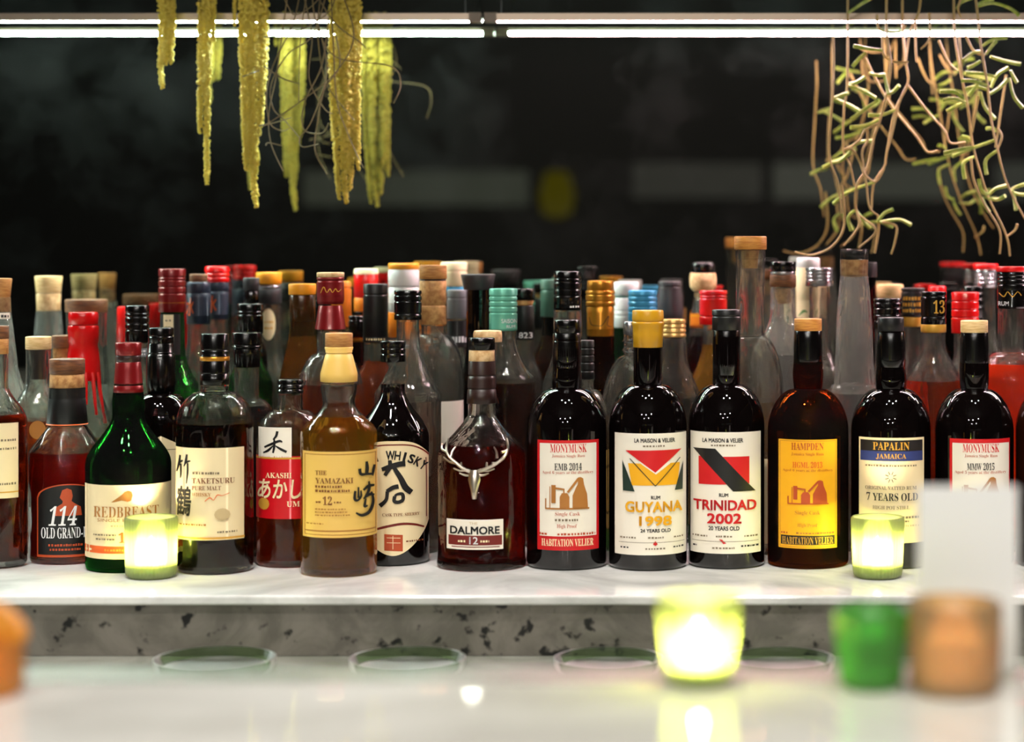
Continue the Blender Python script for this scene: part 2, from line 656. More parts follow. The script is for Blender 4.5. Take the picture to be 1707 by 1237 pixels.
def label_part(b, root, L, body_hw):
    """L: shape, x0, x1, y0, y1, mat, items, hw (radius it wraps, px)"""
    hw = L.get('hw', body_hw)
    R = (b.r(hw), hw)
    x0, x1, y0, y1 = L['box']
    shape = L.get('shape', 'rect')
    n = 40
    v, f = [], []
    cx_, hx = (x0 + x1) / 2, (x1 - x0) / 2
    for i in range(n + 1):
        u = x0 + (x1 - x0) * i / n
        t = (u - cx_) / hx
        a, d = y0, y1
        if shape == 'arch':
            a = y0 + L.get('rise', 30) * (1 - math.sqrt(max(0, 1 - t * t)))
        elif shape == 'oval':
            s = math.sqrt(max(0, 1 - t * t))
            a, d = (y0 + y1) / 2 - s * (y1 - y0) / 2, (y0 + y1) / 2 + s * (y1 - y0) / 2
        elif shape == 'shield':
            a = y0 + 24 * abs(t) ** 3.2
            d = y1 - 48 * abs(t) ** 1.9 - 6 * abs(t) ** 12
        elif shape == 'house':
            a = y0 + L.get('rise', 14) * abs(t)
        for k in range(4):
            v.append((u, a + (d - a) * k / 3))
    for i in range(n):
        for k in range(3):
            f.append((i * 4 + k, (i + 1) * 4 + k, (i + 1) * 4 + k + 1, i * 4 + k + 1))
    lab = flush_print(L.get('name', 'label'), (v, f), M(L['mat']), root, b, R, 0.0004, hw)
    if L.get('text'):
        lab['label'] = L['text']
    store, order = {}, []
    for it in L.get('items', []):
        k = it[0]
        if k == 't':
            _, s, a, c, p, q, ink, font = it
            tv, tf = text_geo(s, font)
            geo = ([(a + (c - a) * w[0], q - (q - p) * w[1]) for w in tv], tf)
            nm = 'lettering'
        elif k == 'r':
            _, a, c, p, q, ink = it
            geo = ([(a, p), (c, p), (c, q), (a, q)], [(0, 1, 2, 3)])
            nm = 'printed_band'
        elif k == 'fr':
            _, a, c, p, q, w, ink = it
            ov = [(a, p), (c, p), (c, q), (a, q), (a + w, p + w), (c - w, p + w), (c - w, q - w), (a + w, q - w)]
            geo = (ov, [(0, 1, 5, 4), (1, 2, 6, 5), (2, 3, 7, 6), (3, 0, 4, 7)])
            nm = 'printed_border'
        elif k == 'p':
            _, pts, ink = it
            geo = (list(pts), [tuple(range(len(pts)))])
            nm = 'illustration'
        elif k == 'k':
            _, pts, ink = it
            geo = ribbon(pts)
            nm = 'brush_writing'
        elif k == 'l':
            _, pts, ink = it
            geo = ribbon(pts)
            nm = 'illustration'
        elif k == 'd':
            _, a, c, p, q, ink = it
            rnd = random.Random(int(a * 7 + p * 13))
            gv, gf, x = [], [], a
            while x < c - 1:
                w = min(rnd.uniform(1.6, 4.2), c - x)
                h = rnd.uniform(0.75, 1.0) * (q - p)
                m0 = len(gv)
                gv += [(x, q - h), (x + w, q - h), (x + w, q), (x, q)]
                gf.append((m0, m0 + 1, m0 + 2, m0 + 3))
                x += w + rnd.uniform(0.8, 2.2)
            geo = (gv, gf)
            nm = 'small_print'
        key = (nm, ink)
        if order and order[-1][0] == key:
            art_add(store, (key, len(order) - 1), geo)
        else:
            order.append((key,))
            art_add(store, (key, len(order) - 1), geo)
    # keep the drawing order, but gather lettering of one ink into one part
    merged = {}
    for (key, idx), geo in store.items():
        lay = 2 if key[0] in ('lettering', 'brush_writing', 'small_print') else 0
        mk = (key, lay)
        if mk in merged:
            gv, gf, i0 = merged[mk]
            n0 = len(gv)
            gv += geo[0]
            gf += [tuple(i + n0 for i in q) for q in geo[1]]
            merged[mk] = (gv, gf, min(i0, idx))
        else:
            merged[mk] = (list(geo[0]), list(geo[1]), idx)
    for (key, lay), (gv, gf, idx) in merged.items():
        flush_print(key[0], (gv, gf), M(key[1]), lab, b, R, 0.0004 + 0.00011 * (1 + idx) + 0.00006 * lay, hw)
    return lab

# ------------------------------------------------------------------ bottle builder
def shoulder(n, y1, hb, y2, kind):
    pts = []
    N = 9
    for i in range(1, N):
        t = i / N
        if kind == 'round':          # quarter ellipse with a small fillet at the neck
            a = t * math.pi / 2
            pts.append((n + (hb - n) * (math.sin(a) * 0.93 + 0.07 * t), y1 + (y2 - y1) * (1 - math.cos(a)) ** 0.9))
        elif kind == 's':
            s = t * t * (3 - 2 * t)
            pts.append((n + (hb - n) * s, y1 + (y2 - y1) * t))
        elif kind == 'cone':
            s = t ** 1.15
            s = s * 0.8 + 0.2 * (t * t * (3 - 2 * t))
            pts.append((n + (hb - n) * s, y1 + (y2 - y1) * t))
        elif kind == 'bell':
            s = t ** 1.6
            pts.append((n + (hb - n) * s, y1 + (y2 - y1) * t ** 0.85))
    return pts

def cap_prof(pts, ridges=(), bev=1.6):
    """bevelled closure outline in pixels, with grooves"""
    out = [(max(pts[0][0] - bev, 0.5), pts[0][1]), (pts[0][0] - bev * 0.3, pts[0][1] + bev * 0.3), (pts[0][0], pts[0][1] + bev)]
    out += [tuple(p) for p in pts[1:-1]]
    out += [(pts[-1][0], pts[-1][1] - 0.7), (pts[-1][0] - 0.7, pts[-1][1])]
    for y in ridges:
        for i in range(len(out) - 1):
            if out[i][1] <= y - 2 and out[i + 1][1] >= y + 2:
                t = (y - out[i][1]) / (out[i + 1][1] - out[i][1])
                r = out[i][0] + (out[i + 1][0] - out[i][0]) * t
                out[i + 1:i + 1] = [(r, y - 2), (r - 1.0, y - 1.2), (r - 1.3, y), (r - 1.0, y + 1.2), (r, y + 2)]
                break
    return out

REGISTRY = []

def bottle(label, cx, n, y0, y1, y2, hb, Z=None, yb=None, g='clear_glass', liq=None, sh='s', caps=(), labels=(), cork=None,
           neck=None, name='liquor_bottle', group='bottles in the back rows', wall=4.4, flare=0.0, cat='bottle', extra=None):
    if Z is None:
        Zf = -SHELF * F / (yb - YC)
        Z = Zf
        for _ in range(4):
            Z = Zf + hb / F * Z
    if g == 'clear_glass' and group == 'front row bottles':
        g = 'bright_glass'
    b = Body(cx, hb, Z)
    REGISTRY.append((label, b.X, Z, b.r(hb + flare)))
    root = empty(name, b.loc, label, cat, group)
    yb_ = b.ybase()
    mat = MATS[g]
    pts = [(n, y0)]
    if neck:
        pts += list(neck)
    pts.append((n if not neck else neck[-1][0], y1))
    nn = pts[-1][0]
    pts += shoulder(nn, y1, hb, y2, sh) + [(hb, y2)]
    outer = curve_prof(pts, 3)
    outer = [p for p in outer]
    if flare:
        outer += [(hb, yb_ - 26), (hb + flare * 0.4, yb_ - 14), (hb + flare, yb_ - 7), (hb + flare - 1, yb_ - 2), (hb + flare - 5, yb_)]
    else:
        outer += [(hb, y2 + (yb_ - y2) * 0.5), (hb, yb_ - 8), (hb - 1.2, yb_ - 3.5), (hb - 4, yb_ - 0.6), (hb - 8, yb_)]
    P = [(b.r(r), b.z(y)) for r, y in outer]
    P[-1] = (P[-1][0], 0.0)
    mb = MB()
    mb.add(lathe_geo(close_prof(P), 48))
    opaque = g in ('black_glass', 'brown_black_glass')
    if not opaque:
        level = liq[1] if liq else yb_ - 12
        w = b.r(wall)
        zl = b.z(level)
        cav = [(max(r - w, 0.002), z) for r, z in P if z > zl + 0.002 and z > 0.006]
        cav = [(cav[0][0], cav[0][1] - 0.002)] + cav[1:]
        rl = max(cav[-1][0], 0.003)
        for (ra, za), (rb_, zb) in zip(P, P[1:]):
            if za >= zl >= zb and za > zb:
                rl = max(ra + (rb_ - ra) * (za - zl) / (za - zb) - w, 0.003)
        cav.append((rl, zl))
        mb.add(lathe_geo(close_prof(cav), 40, flip=True))
    mb.build('glass_body', mat, root, angle=40)
    if liq and not opaque:
        LP = [(rl - 0.0003, zl - 0.0008)] + [(max(r - w, 0.002), z) for r, z in P if z < zl - 0.003 and z > 0.008 and r > w + 0.002]
        LP.append((LP[-1][0] * 0.96, 0.0075))
        v, f = lathe_geo(close_prof(LP), 40)
        mesh_obj('liquid', v, f, MATS[liq[0]], root)
    if cork:
        m_, pts_ = cork
        v, f = lathe_geo(close_prof([(b.r(r), b.z(y)) for r, y in pts_]), 28)
        mesh_obj('cork', v, f, M(m_), root)
    for c in caps:
        nm, m_, pts_ = c[0], c[1], c[2]
        rid = c[3] if len(c) > 3 else ()
        v, f = lathe_geo(close_prof([(b.r(r), b.z(y)) for r, y in cap_prof(pts_, rid)]), 40)
        mesh_obj(nm, v, f, M(m_) if m_ not in MATS else MATS[m_], root, angle=50)
    for L in labels:
        label_part(b, root, L, hb)
    if extra:
        extra(b, root)
    return root, b

def T(s, x0, x1, y0, y1, ink, font='b'):
    return ('t', s, x0, x1, y0, y1, ink, font)

def still(x0, x1, y0, y1, ink):
    def q(pts):
        return ('p', [(x0 + (x1 - x0) * a, y0 + (y1 - y0) * c) for a, c in pts], ink)
    return [q([(.62, 1), (.62, .58), (.70, .32), (.74, .22), (.74, .05), (.80, 0), (.86, .05), (.88, .25), (.95, .55), (.97, 1)]),
            q([(.73, .03), (.78, .0), (.76, .10), (.53, .50), (.49, .46)]),
            q([(.33, 1), (.33, .62), (.38, .5), (.50, .5), (.55, .62), (.55, 1)]),
            q([(.14, .82), (.14, .25), (.24, .25), (.24, .82)]), q([(.24, .32), (.44, .36), (.44, .5), (.41, .5), (.41, .41), (.24, .38)]),
            q([(0, .97), (1, .97), (1, 1.02), (0, 1.02)]), q([(0, .97), (0, .68), (.03, .68), (.03, .97)]),
            q([(.10, .97), (.10, .30), (.12, .30), (.12, .97)])]

# ------------------------------------------------------------------ the setting
def struct(name, mb, mat, bevel=0.0, smooth=False):
    o = mb.build(name, mat, None, smooth=smooth, bevel=bevel)
    o['kind'] = 'structure'
    return o

FLOOR_Z, CEIL_Z = -1.40, 1.75
struct('floor', MB().box(-3.2, 3.2, -3.6, 2.9, FLOOR_Z - 0.05, FLOOR_Z), pmat('floor_wood', (70, 48, 34), 0.5, grain=((48, 32, 22), (3, 18, 3))))
struct('ceiling', MB().box(-3.2, 3.2, -3.6, 2.9, CEIL_Z, CEIL_Z + 0.05), pmat('ceiling_paint', (30, 26, 24), 0.8))
dark_wall = pmat('dark_wall_paint', (26, 24, 23), 0.8)
struct('wall_left', MB().box(-3.25, -3.2, -3.6, 2.9, FLOOR_Z, CEIL_Z), dark_wall)
struct('wall_right', MB().box(3.2, 3.25, -3.6, 2.9, FLOOR_Z, CEIL_Z), dark_wall)
struct('wall_front', MB().box(-3.25, 3.25, -3.65, -3.6, FLOOR_Z, CEIL_Z), dark_wall)

# smoked mirror behind the bottles, with dust and specks
def mirror_mat():
    m, nt, out = new_mat('smoked_mirror')
    tc = nt.nodes.new('ShaderNodeTexCoord')
    gl = nt.nodes.new('ShaderNodeBsdfGlossy')
    gl.inputs['Color'].default_value = (0.34, 0.355, 0.315, 1)
    gl.inputs['Roughness'].default_value = 0.0
    df = nt.nodes.new('ShaderNodeBsdfDiffuse')
    df.inputs['Color'].default_value = (0.62, 0.66, 0.62, 1)
    n1 = nt.nodes.new('ShaderNodeTexNoise')
    n1.inputs['Scale'].default_value = 7.0
    n1.inputs['Detail'].default_value = 8
    n1.inputs['Roughness'].default_value = 0.7
    r1 = nt.nodes.new('ShaderNodeMapRange')
    r1.inputs[1].default_value = 0.46
    r1.inputs[2].default_value = 0.80
    r1.inputs[3].default_value = 0.0004
    r1.inputs[4].default_value = 0.006
    nt.links.new(tc.outputs['Object'], n1.inputs[0])
    nt.links.new(n1.outputs[0], r1.inputs[0])
    vo = nt.nodes.new('ShaderNodeTexVoronoi')
    vo.inputs['Scale'].default_value = 60
    r2 = nt.nodes.new('ShaderNodeMapRange')
    r2.inputs[1].default_value = 0.13
    r2.inputs[2].default_value = 0.06
    r2.inputs[3].default_value = 0.0
    r2.inputs[4].default_value = 0.3
    nt.links.new(tc.outputs['Object'], vo.inputs[0])
    nt.links.new(vo.outputs['Distance'], r2.inputs[0])
    # only some of the cells carry a speck
    r3 = nt.nodes.new('ShaderNodeMath')
    r3.operation = 'GREATER_THAN'
    r3.inputs[1].default_value = 0.70
    nt.links.new(vo.outputs['Color'], r3.inputs[0])
    mu = nt.nodes.new('ShaderNodeMath')
    mu.operation = 'MULTIPLY'
    nt.links.new(r2.outputs[0], mu.inputs[0])
    nt.links.new(r3.outputs[0], mu.inputs[1])
    ad = nt.nodes.new('ShaderNodeMath')
    ad.operation = 'ADD'
    ad.use_clamp = True
    nt.links.new(r1.outputs[0], ad.inputs[0])
    nt.links.new(mu.outputs[0], ad.inputs[1])
    mx = nt.nodes.new('ShaderNodeMixShader')
    nt.links.new(ad.outputs[0], mx.inputs[0])
    nt.links.new(gl.outputs[0], mx.inputs[1])
    nt.links.new(df.outputs[0], mx.inputs[2])
    nt.links.new(mx.outputs[0], out.inputs[0])
    return m
struct('wall_back', MB().box(-2.6, 2.6, MIRROR, 2.70, -0.40, CEIL_Z), mirror_mat())

# lit clerestory windows across the room, seen dimly in the mirror
def mirrored(x, y):
    Zr = 2 * MIRROR + 3.58
    return (x - XC) / F * Zr, (YC - y) / F * Zr
for k, (xa, xb, ya, yb_, col, st) in enumerate(((505, 880, 285, 342, (205, 210, 190), 0.10), (1055, 1270, 272, 330, (205, 200, 190), 0.09),
                                                (1290, 1608, 272, 332, (214, 214, 200), 0.12), (1660, 1760, 272, 332, (210, 212, 200), 0.10))):
    a, c = mirrored(xa, ya)
    e, d = mirrored(xb, yb_)
    o = struct('window_%d' % (k + 1), MB().box(a, e, -3.6, -3.585, d, c), emit('dusk_pane_%d' % k, col, st))
x_, z_ = mirrored(930, 325)
lamp = empty('wall_lamp', (x_, -3.6, z_), 'dim yellow lamp glow seen as a blurred spot in the dark mirror', 'lamp')
mb = MB()
mb.add(lathe_geo([(0, 0.10), (0.05, 0.09), (0.075, 0.0), (0.06, -0.08), (0, -0.10)], 20))
mb.build('lamp_shade', emit('lamp_glow', (220, 200, 40), 0.12), lamp, loc=(0, 0.09, 0))
MB().box(-0.02, 0.02, 0.0, 0.06, -0.03, 0.03).build('wall_bracket', M('charcoal'), lamp)

# back bar: worktop, cabinet, marble shelf
marble('marble_white', (242, 242, 240), (206, 206, 204), 5.0, 0.38, 0.58, 0.12)
marble('counter_marble', (226, 223, 214), (196, 192, 182), 3.0, 0.36, 0.60, 0.03, spec=0.8)
marble('granite_grey', (122, 117, 108), (96, 92, 84), 16.0, 0.38, 0.62, 0.45, speck=((16, 14, 12), 55.0, 0.33))
marble('worktop_stone', (170, 170, 160), (130, 132, 120), 8.0, 0.36, 0.62, 0.12)
pmat('cabinet_paint', (40, 36, 34), 0.5)
WORK = -0.402
t = empty('back_bar', (0, 2.3, FLOOR_Z), 'dark back bar cabinet with grey stone worktop under the marble shelf', 'cabinet')
MB().box(-2.6, 2.6, 1.52 - 2.3, 2.69 - 2.3, 0.0, WORK - 0.03 - FLOOR_Z).build('cabinet_body', MATS['cabinet_paint'], t, smooth=False)
MB().box(-2.6, 2.6, 1.46 - 2.3, 2.695 - 2.3, WORK - 0.03 - FLOOR_Z, WORK - FLOOR_Z).build('worktop', MATS['worktop_stone'], t, bevel=0.003)
t = empty('marble_shelf', (0, 2.05, WORK), 'raised white marble shelf with speckled grey stone front carrying all the bottles', 'shelf')
MB().box(-2.6, 2.6, 0.0, MIRROR - 2.05 - 0.002, SHELF - WORK - 0.0095, SHELF - WORK).build('marble_top', MATS['marble_white'], t, bevel=0.0022)
MB().box(-2.6, 2.6, 0.004, MIRROR - 2.05 - 0.004, 0.0005, SHELF - WORK - 0.0095).build('stone_front', MATS['granite_grey'], t, smooth=False)

# front counter
t = empty('bar_counter', (0, 1.0, FLOOR_Z), 'glossy pale marble bar counter in the blurred foreground', 'counter')
MB().box(-2.6, 2.6, -0.22, 0.352, COUNTER - 0.04 - FLOOR_Z, COUNTER - FLOOR_Z).build('counter_top', MATS['counter_marble'], t, bevel=0.004)
MB().box(-2.6, 2.6, 0.0, 0.30, 0.0, COUNTER - 0.04 - FLOOR_Z).build('counter_base', MATS['cabinet_paint'], t, smooth=False)
pmat('brushed_steel', (170, 168, 156), 0.28, 0.85)
MB().box(-2.6, 2.6, 0.303, 0.345, COUNTER - FLOOR_Z, COUNTER - FLOOR_Z + 0.0008).build('rail_strip', MATS['brushed_steel'], t, smooth=False)

# ------------------------------------------------------------------ light bars
BARZ = 2.545
zb = at(0, 22, BARZ).z
for nm, xa, xb, colr in (('left', -2.3, at(802, 0, BARZ).x, (232, 255, 244)), ('right', at(807, 0, BARZ).x, 2.1, (255, 205, 214))):
    t = empty('light_bar', ((xa + xb) / 2, BARZ, zb), 'slim aluminium LED light bar hung along the mirror, %s length' % nm, 'light', 'LED bars above the bottles')
    l = (xb - xa) / 2
    MB().box(-l, l, 0, 0.019, -0.0087, 0.0).build('housing', pmat('bar_aluminium', (150, 134, 118), 0.35, 0.6), t, smooth=False)
    MB().box(-l, l, 0.0085, 0.019, -0.0090, -0.0087).build('diffuser', emit('led_' + nm, colr, LED_POWER), t, smooth=False)
    MB().box(-l, l, 0.019, 0.0202, -0.0090, -0.0052).build('diffuser', emit('led_rear', (222, 255, 244), LED_POWER), t, smooth=False)
    for sx in ((-1, 1)):
        v, f = tube_geo([(sx * (l - 0.02), 0.01, 0.0), (sx * (l - 0.02), 0.01, 0.0518)], 0.0008)
        mesh_obj('hanging_wire', v, f, M('charcoal'), t)
    px = l - 0.0075 if nm == 'left' else -l + 0.0075
    MB().box(px - 0.0075, px + 0.0075, -0.001, 0.0206, -0.0102, 0.0008).build('end_clip', pmat('clip_plastic', (120, 104, 88), 0.5), t, smooth=False)

# ------------------------------------------------------------------ votives and glasses
thin_glass('votive_green', (222, 235, 164), 0.52)
thin_glass('votive_rim', (120, 160, 50), 0.4)
thin_glass('tumbler_green', (136, 216, 112), 0.45)
thin_glass('tumbler_amber', (255, 222, 172), 0.42)
thin_glass('dish_glass', (200, 216, 190), 0.04, 0.3, 1.08)
pmat('candle_wax', (246, 238, 214), 0.5, sss=0.4)
emit('flame', (255, 234, 196), 950.0)

def ribbed_cup(r0, r1, h, wall, ribs, depth=0.0006, seg=None):
    """open cup, ribbed outside, solid base"""
    seg = seg or ribs * 4
    verts, faces = [], []
    prof = [(0, 0, 0), (r0 - 0.003, 0, 0), (r0, 0.003, 0.4), (r0 + (r1 - r0) * 0.12, h * 0.12, 1), (r0 + (r1 - r0) * 0.5, h * 0.5, 1), (r1, h * 0.93, 1), (r1, h - 0.001, 0.2),
            (r1 - wall * 0.5, h, 0), (r1 - wall, h - 0.001, 0), (r0 + (r1 - r0) * 0.5 - wall, h * 0.5, 0), (r0 - wall, wall * 2.4, 0), (0, wall * 2.2, 0)]
    rings = []
    for r, z, rb in prof:
        if r == 0:
            rings.append([len(verts)])
            verts.append((0, 0, z))
            continue
        rings.append(list(range(len(verts), len(verts) + seg)))
        for k in range(seg):
            a = 2 * math.pi * k / seg
            rr = r + rb * depth * math.cos(a * ribs)
            verts.append((rr * math.cos(a), rr * math.sin(a), z))
    for a, b in zip(rings, rings[1:]):
        for k in range(seg):
            k2 = (k + 1) % seg
            if len(a) == 1:
                faces.append((a[0], b[k2], b[k]))
            elif len(b) == 1:
                faces.append((a[k], a[k2], b[0]))
            else:
                faces.append((a[k], a[k2], b[k2], b[k]))
    return verts, faces

def votive(x, Z, base_z, r0, r1, h, label, flame=True, mat='votive_green', ribs=40, power=0.5):
    t = empty('votive_candle', ((x - XC) / F * Z, Z, base_z), label, 'candle holder', 'green glass votives')
    v, f = ribbed_cup(r0, r1, h, 0.0024, ribs)
    mesh_obj('glass_cup', v, f, MATS[mat], t, angle=60)
    v, f = lathe_geo(close_prof([(r0 - 0.0012, 0.0058), (r0 - 0.0010, 0.0032), (r0 - 0.003, 0.0022)]), 40)
    mesh_obj('glass_base', v, f, pmat('base_green', (60, 100, 24), 0.2, spec=0.6), t)
    v, f = lathe_geo(close_prof([(r0 - 0.0075, h * 0.27), (r0 - 0.0035, h * 0.25), (r0 - 0.0035, 0.0065)]), 32)
    wax = mesh_obj('wax', v, f, MATS['candle_wax'], t)
    v, f = tube_geo([(0, 0, h * 0.25), (0.0006, 0, h * 0.33)], 0.0007)
    mesh_obj('wick', v, f, M('black'), t)
    if flame:
        v, f = lathe_geo(close_prof([(0.0003, h * 0.33 + 0.021), (0.0018, h * 0.33 + 0.015), (0.0038, h * 0.33 + 0.008), (0.0042, h * 0.33 + 0.004), (0.0028, h * 0.33), (0.0006, h * 0.33 - 0.002)]), 16)
        mesh_obj('flame', v, f, MATS['flame'], t)
    return t

def k_of(Z):
    return Z / F
ZV = 2.165
votive(252, ZV, SHELF, 41 * k_of(ZV), 43 * k_of(ZV), 101 * k_of(ZV), 'lit ribbed green votive candle standing in front of the cream label with the robin')
votive(1463, ZV, SHELF, 40 * k_of(ZV), 44 * k_of(ZV), 101 * k_of(ZV), 'lit green votive candle on the shelf in front of the cream and navy label')
ZN = 1.298
votive(1165, ZN, COUNTER + 0.0008, 52 * k_of(ZN), 70 * k_of(ZN), 146 * k_of(ZN), 'bright blurred votive candle on the front counter below the yellow rum label', ribs=36)
ZN = 1.288
t = empty('green_tumbler', ((1452 - XC) / F * ZN, ZN, COUNTER), 'unlit blurred green glass votive beside the amber glass on the counter', 'candle holder')
v, f = ribbed_cup(50 * k_of(ZN), 62 * k_of(ZN), 132 * k_of(ZN), 0.0026, 36)
mesh_obj('glass_cup', v, f, MATS['tumbler_green'], t, angle=60)
v, f = lathe_geo(close_prof([(44 * k_of(ZN), 95 * k_of(ZN)), (48 * k_of(ZN), 90 * k_of(ZN)), (45 * k_of(ZN), 0.0075)]), 32)
mesh_obj('wax', v, f, pmat('green_wax', (190, 236, 170), 0.5, sss=0.3), t)

ZA = 1.277
t = empty('amber_tumbler', ((1592 - XC) / F * ZA, ZA, COUNTER), 'blurred amber glass tumbler on the counter in front of the white card', 'glass')
v, f = ribbed_cup(74 * k_of(ZA), 78 * k_of(ZA), 152 * k_of(ZA), 0.003, 30, 0.0003)
mesh_obj('glass_cup', v, f, MATS['tumbler_amber'], t, angle=60)
v, f = lathe_geo(close_prof([(68 * k_of(ZA), 88 * k_of(ZA)), (70 * k_of(ZA), 86 * k_of(ZA)), (69 * k_of(ZA), 0.009)]), 32)
mesh_obj('wax', v, f, pmat('peach_wax', (250, 222, 192), 0.5, sss=0.3), t)

# white table card behind the tumbler
ZC = 1.338
kz = k_of(ZC)
t = empty('table_card', ((1613 - XC) / F * ZC, ZC, COUNTER + 0.0008), 'blank white card standing upright behind the amber glass', 'card')
MB().box(-83 * kz, 83 * kz, 0, 0.0016, 0.0, 306 * kz).build('card_face', pmat('white_card', (232, 232, 232), 0.6), t, smooth=False)
v = [(-83 * kz, 0.0016, 0), (83 * kz, 0.0016, 0), (83 * kz, 0.012, 0), (-83 * kz, 0.012, 0), (-83 * kz, 0.012, 0.0014), (83 * kz, 0.012, 0.0014), (83 * kz, 0.0016, 0.0014), (-83 * kz, 0.0016, 0.0014)]
mesh_obj('card_foot', v, [(0, 3, 2, 1), (4, 7, 6, 5), (0, 1, 6, 7), (2, 3, 4, 5), (0, 7, 4, 3), (1, 2, 5, 6)], MATS['white_card'], t, smooth=False)

# amber piece cut by the left edge of the picture
ZL = 1.27
kl = k_of(ZL)
t = empty('amber_glass', ((-32 - XC) / F * ZL, ZL, COUNTER), 'blurred amber glass with an orange slice, cut by the left edge', 'glass')
v, f = ribbed_cup(68 * kl, 70 * kl, 92 * kl, 0.004, 24, 0.0003)
mesh_obj('glass_cup', v, f, thin_glass('amber_dark_glass', (255, 190, 92), 0.6), t, angle=60)
mb = MB()
prof = []
for i in range(13):
    a = math.pi * i / 12
    prof.append((-20 * kl + 96 * kl * math.cos(a) * 1.0, 92 * kl + 66 * kl * math.sin(a)))
v = [(x, -0.006, z) for x, z in prof] + [(x, 0.006, z) for x, z in prof]
n = len(prof)
f = [tuple(range(n))[::-1], tuple(range(n, 2 * n))] + [(i, i + 1, n + i + 1, n + i) for i in range(n - 1)] + [(n - 1, 0, n, 2 * n - 1)]
o = mesh_obj('fruit_slice', v, f, pmat('orange_peel', (232, 158, 46), 0.45, bump=0.3, grain=((214, 128, 20), (240, 240, 240))), t, smooth=False)

# shallow glass dishes on the worktop
for x, Z, rpx, lb in ((365, 1.995, 100, 'shallow clear green dish on the worktop, furthest left'), (683, 1.995, 96, 'shallow clear green dish on the worktop, below the antlered bottle'),
                      (1015, 1.995, 90, 'shallow clear green dish on the worktop, left of the bright counter votive'), (1300, 1.995, 90, 'shallow clear green dish on the worktop, between the two counter votives')):
    r = rpx * k_of(Z)
    Zc = Z - 0.003 - 0.0
    t = empty('glass_dish', ((x - XC) / F * Zc, Zc - r * 0.3, WORK), lb, 'dish', 'shallow glass dishes below the shelf')
    h = 25 * k_of(Z)
    pr = [(r, h), (r - 0.0008, h + 0.0004), (r - 0.0024, h - 0.0005), (r - 0.006, 0.0055), (r * 0.6, 0.0042), (0, 0.0042)]
    po = [(0, 0.0), (r * 0.82, 0.0), (r - 0.004, 0.002), (r - 0.0006, 0.008), (r, h)]
    v, f = lathe_geo([(a, c) for a, c in pr[::-1]] + [(a, c) for a, c in po[::-1]], 48, flip=True)
    mesh_obj('dish_bowl', v, f, MATS['dish_glass'], t, angle=60)
    v, f = lathe_geo(close_prof([(r * 0.80, 0.0008), (r * 0.80, -0.0000)]), 40)


# ------------------------------------------------------------------ bottles, front row (left to right)
FR = 'front row bottles'
bottle('whisky bottle cut by the left edge of the picture, cream label and brown stopper', -2, 16, 566, 640, 702, 48, yb=950, liq=('dark_whisky', 690), sh='s', name='whisky_bottle', group=FR,
       caps=[('stopper', 'wood_brown', [(17, 543), (17, 564)]), ('collar', 'wood', [(16.5, 564), (16.5, 590)])],
       labels=[dict(box=(-48, 30, 702, 826), mat='label_cream', items=[('d', -20, 26, 728, 732, 'ink_grey'), ('d', -20, 26, 742, 746, 'ink_grey'), ('d', -20, 26, 800, 804, 'ink_grey'),
                                                                    ('r', -47, 30, 815, 817, 'ink_gold')])])

bottle('squat bourbon bottle with arched black label reading 114', 112, 31, 645, 705, 752, 65, yb=943, liq=('ruby', 752), sh='cone', name='whisky_bottle', group=FR,
       caps=[('stopper', 'wood_brown', [(30, 598), (30, 623)]), ('cork_band', 'cork', [(29, 623), (30, 646)]), ('neck_sleeve', 'label_black', [(29, 645), (31, 664), (35, 706)]), ('sleeve_rim', 'ink_orange', [(35.4, 704.6), (35.6, 707)])],
       labels=[dict(shape='arch', rise=22, box=(63, 165, 800, 920), mat='ink_rust', items=[
           ('p', [(65 + 98 * i / 24.0, 802 + 21 * (1 - math.sqrt(max(0, 1 - (2 * i / 24.0 - 1) ** 2)))) for i in range(25)] + [(163, 916), (65, 916)], 'label_black'),
           ('p', [(100, 822), (104, 810), (112, 807), (119, 810), (121, 820), (119, 828), (124, 832), (134, 838), (136, 852), (92, 852), (94, 838), (104, 832), (105, 828)], 'ink_rust'),
           T('114', 82, 128, 836, 868, 'ink_white', 'it'), T('OLD GRAND-DAD', 70, 160, 871, 889, 'ink_white', 'f'),
           ('d', 82, 138, 898, 902, 'ink_rust'), ('d', 84, 134, 905, 909, 'ink_rust')])])

bottle('green whiskey bottle with dark red cap and cream label showing a robin', 214, 24, 640, 690, 772, 72, yb=957, g='dark_green_glass', liq=('dark_whisky', 782), sh='s', name='whisky_bottle', group=FR,
       neck=[(25, 650), (27, 670)],
       caps=[('cap', 'dark_red', [(22, 571), (22, 592)]), ('cap_ring', 'dark_brown', [(21.5, 592), (21.5, 603)]), ('neck_sleeve', 'dark_red', [(21.5, 603), (22.5, 616), (24, 636), (25.5, 654)], (606, 640))],
       labels=[dict(box=(139, 286, 801, 922), mat='label_cream', items=[
           ('r', 139.5, 285.5, 901, 913, 'ink_orange'),
           ('p', [(186, 829), (203, 817), (208, 812), (214, 810), (219, 812), (221, 818), (219, 826), (212, 828), (203, 826), (190, 829)], 'ink_tan'),
           ('p', [(212, 811), (219, 812), (221, 818), (218, 827), (212, 828), (215, 819)], 'ink_orange'),
           T('REDBREAST', 158, 263, 836, 854, 'ink_tan', 'fl'), T('SINGLE POT STILL', 164, 256, 856, 861, 'ink_tan', 's'),
           T('12', 198, 222, 878, 895, 'ink_orange', 'f'), ('d', 158, 194, 881, 884, 'ink_grey'), ('d', 162, 194, 888, 891, 'ink_grey'),
           ('d', 186, 240, 866, 869, 'ink_faint'), ('d', 146, 156, 905, 909, 'ink_cream'), ('d', 176, 230, 905, 909, 'ink_gold')])])

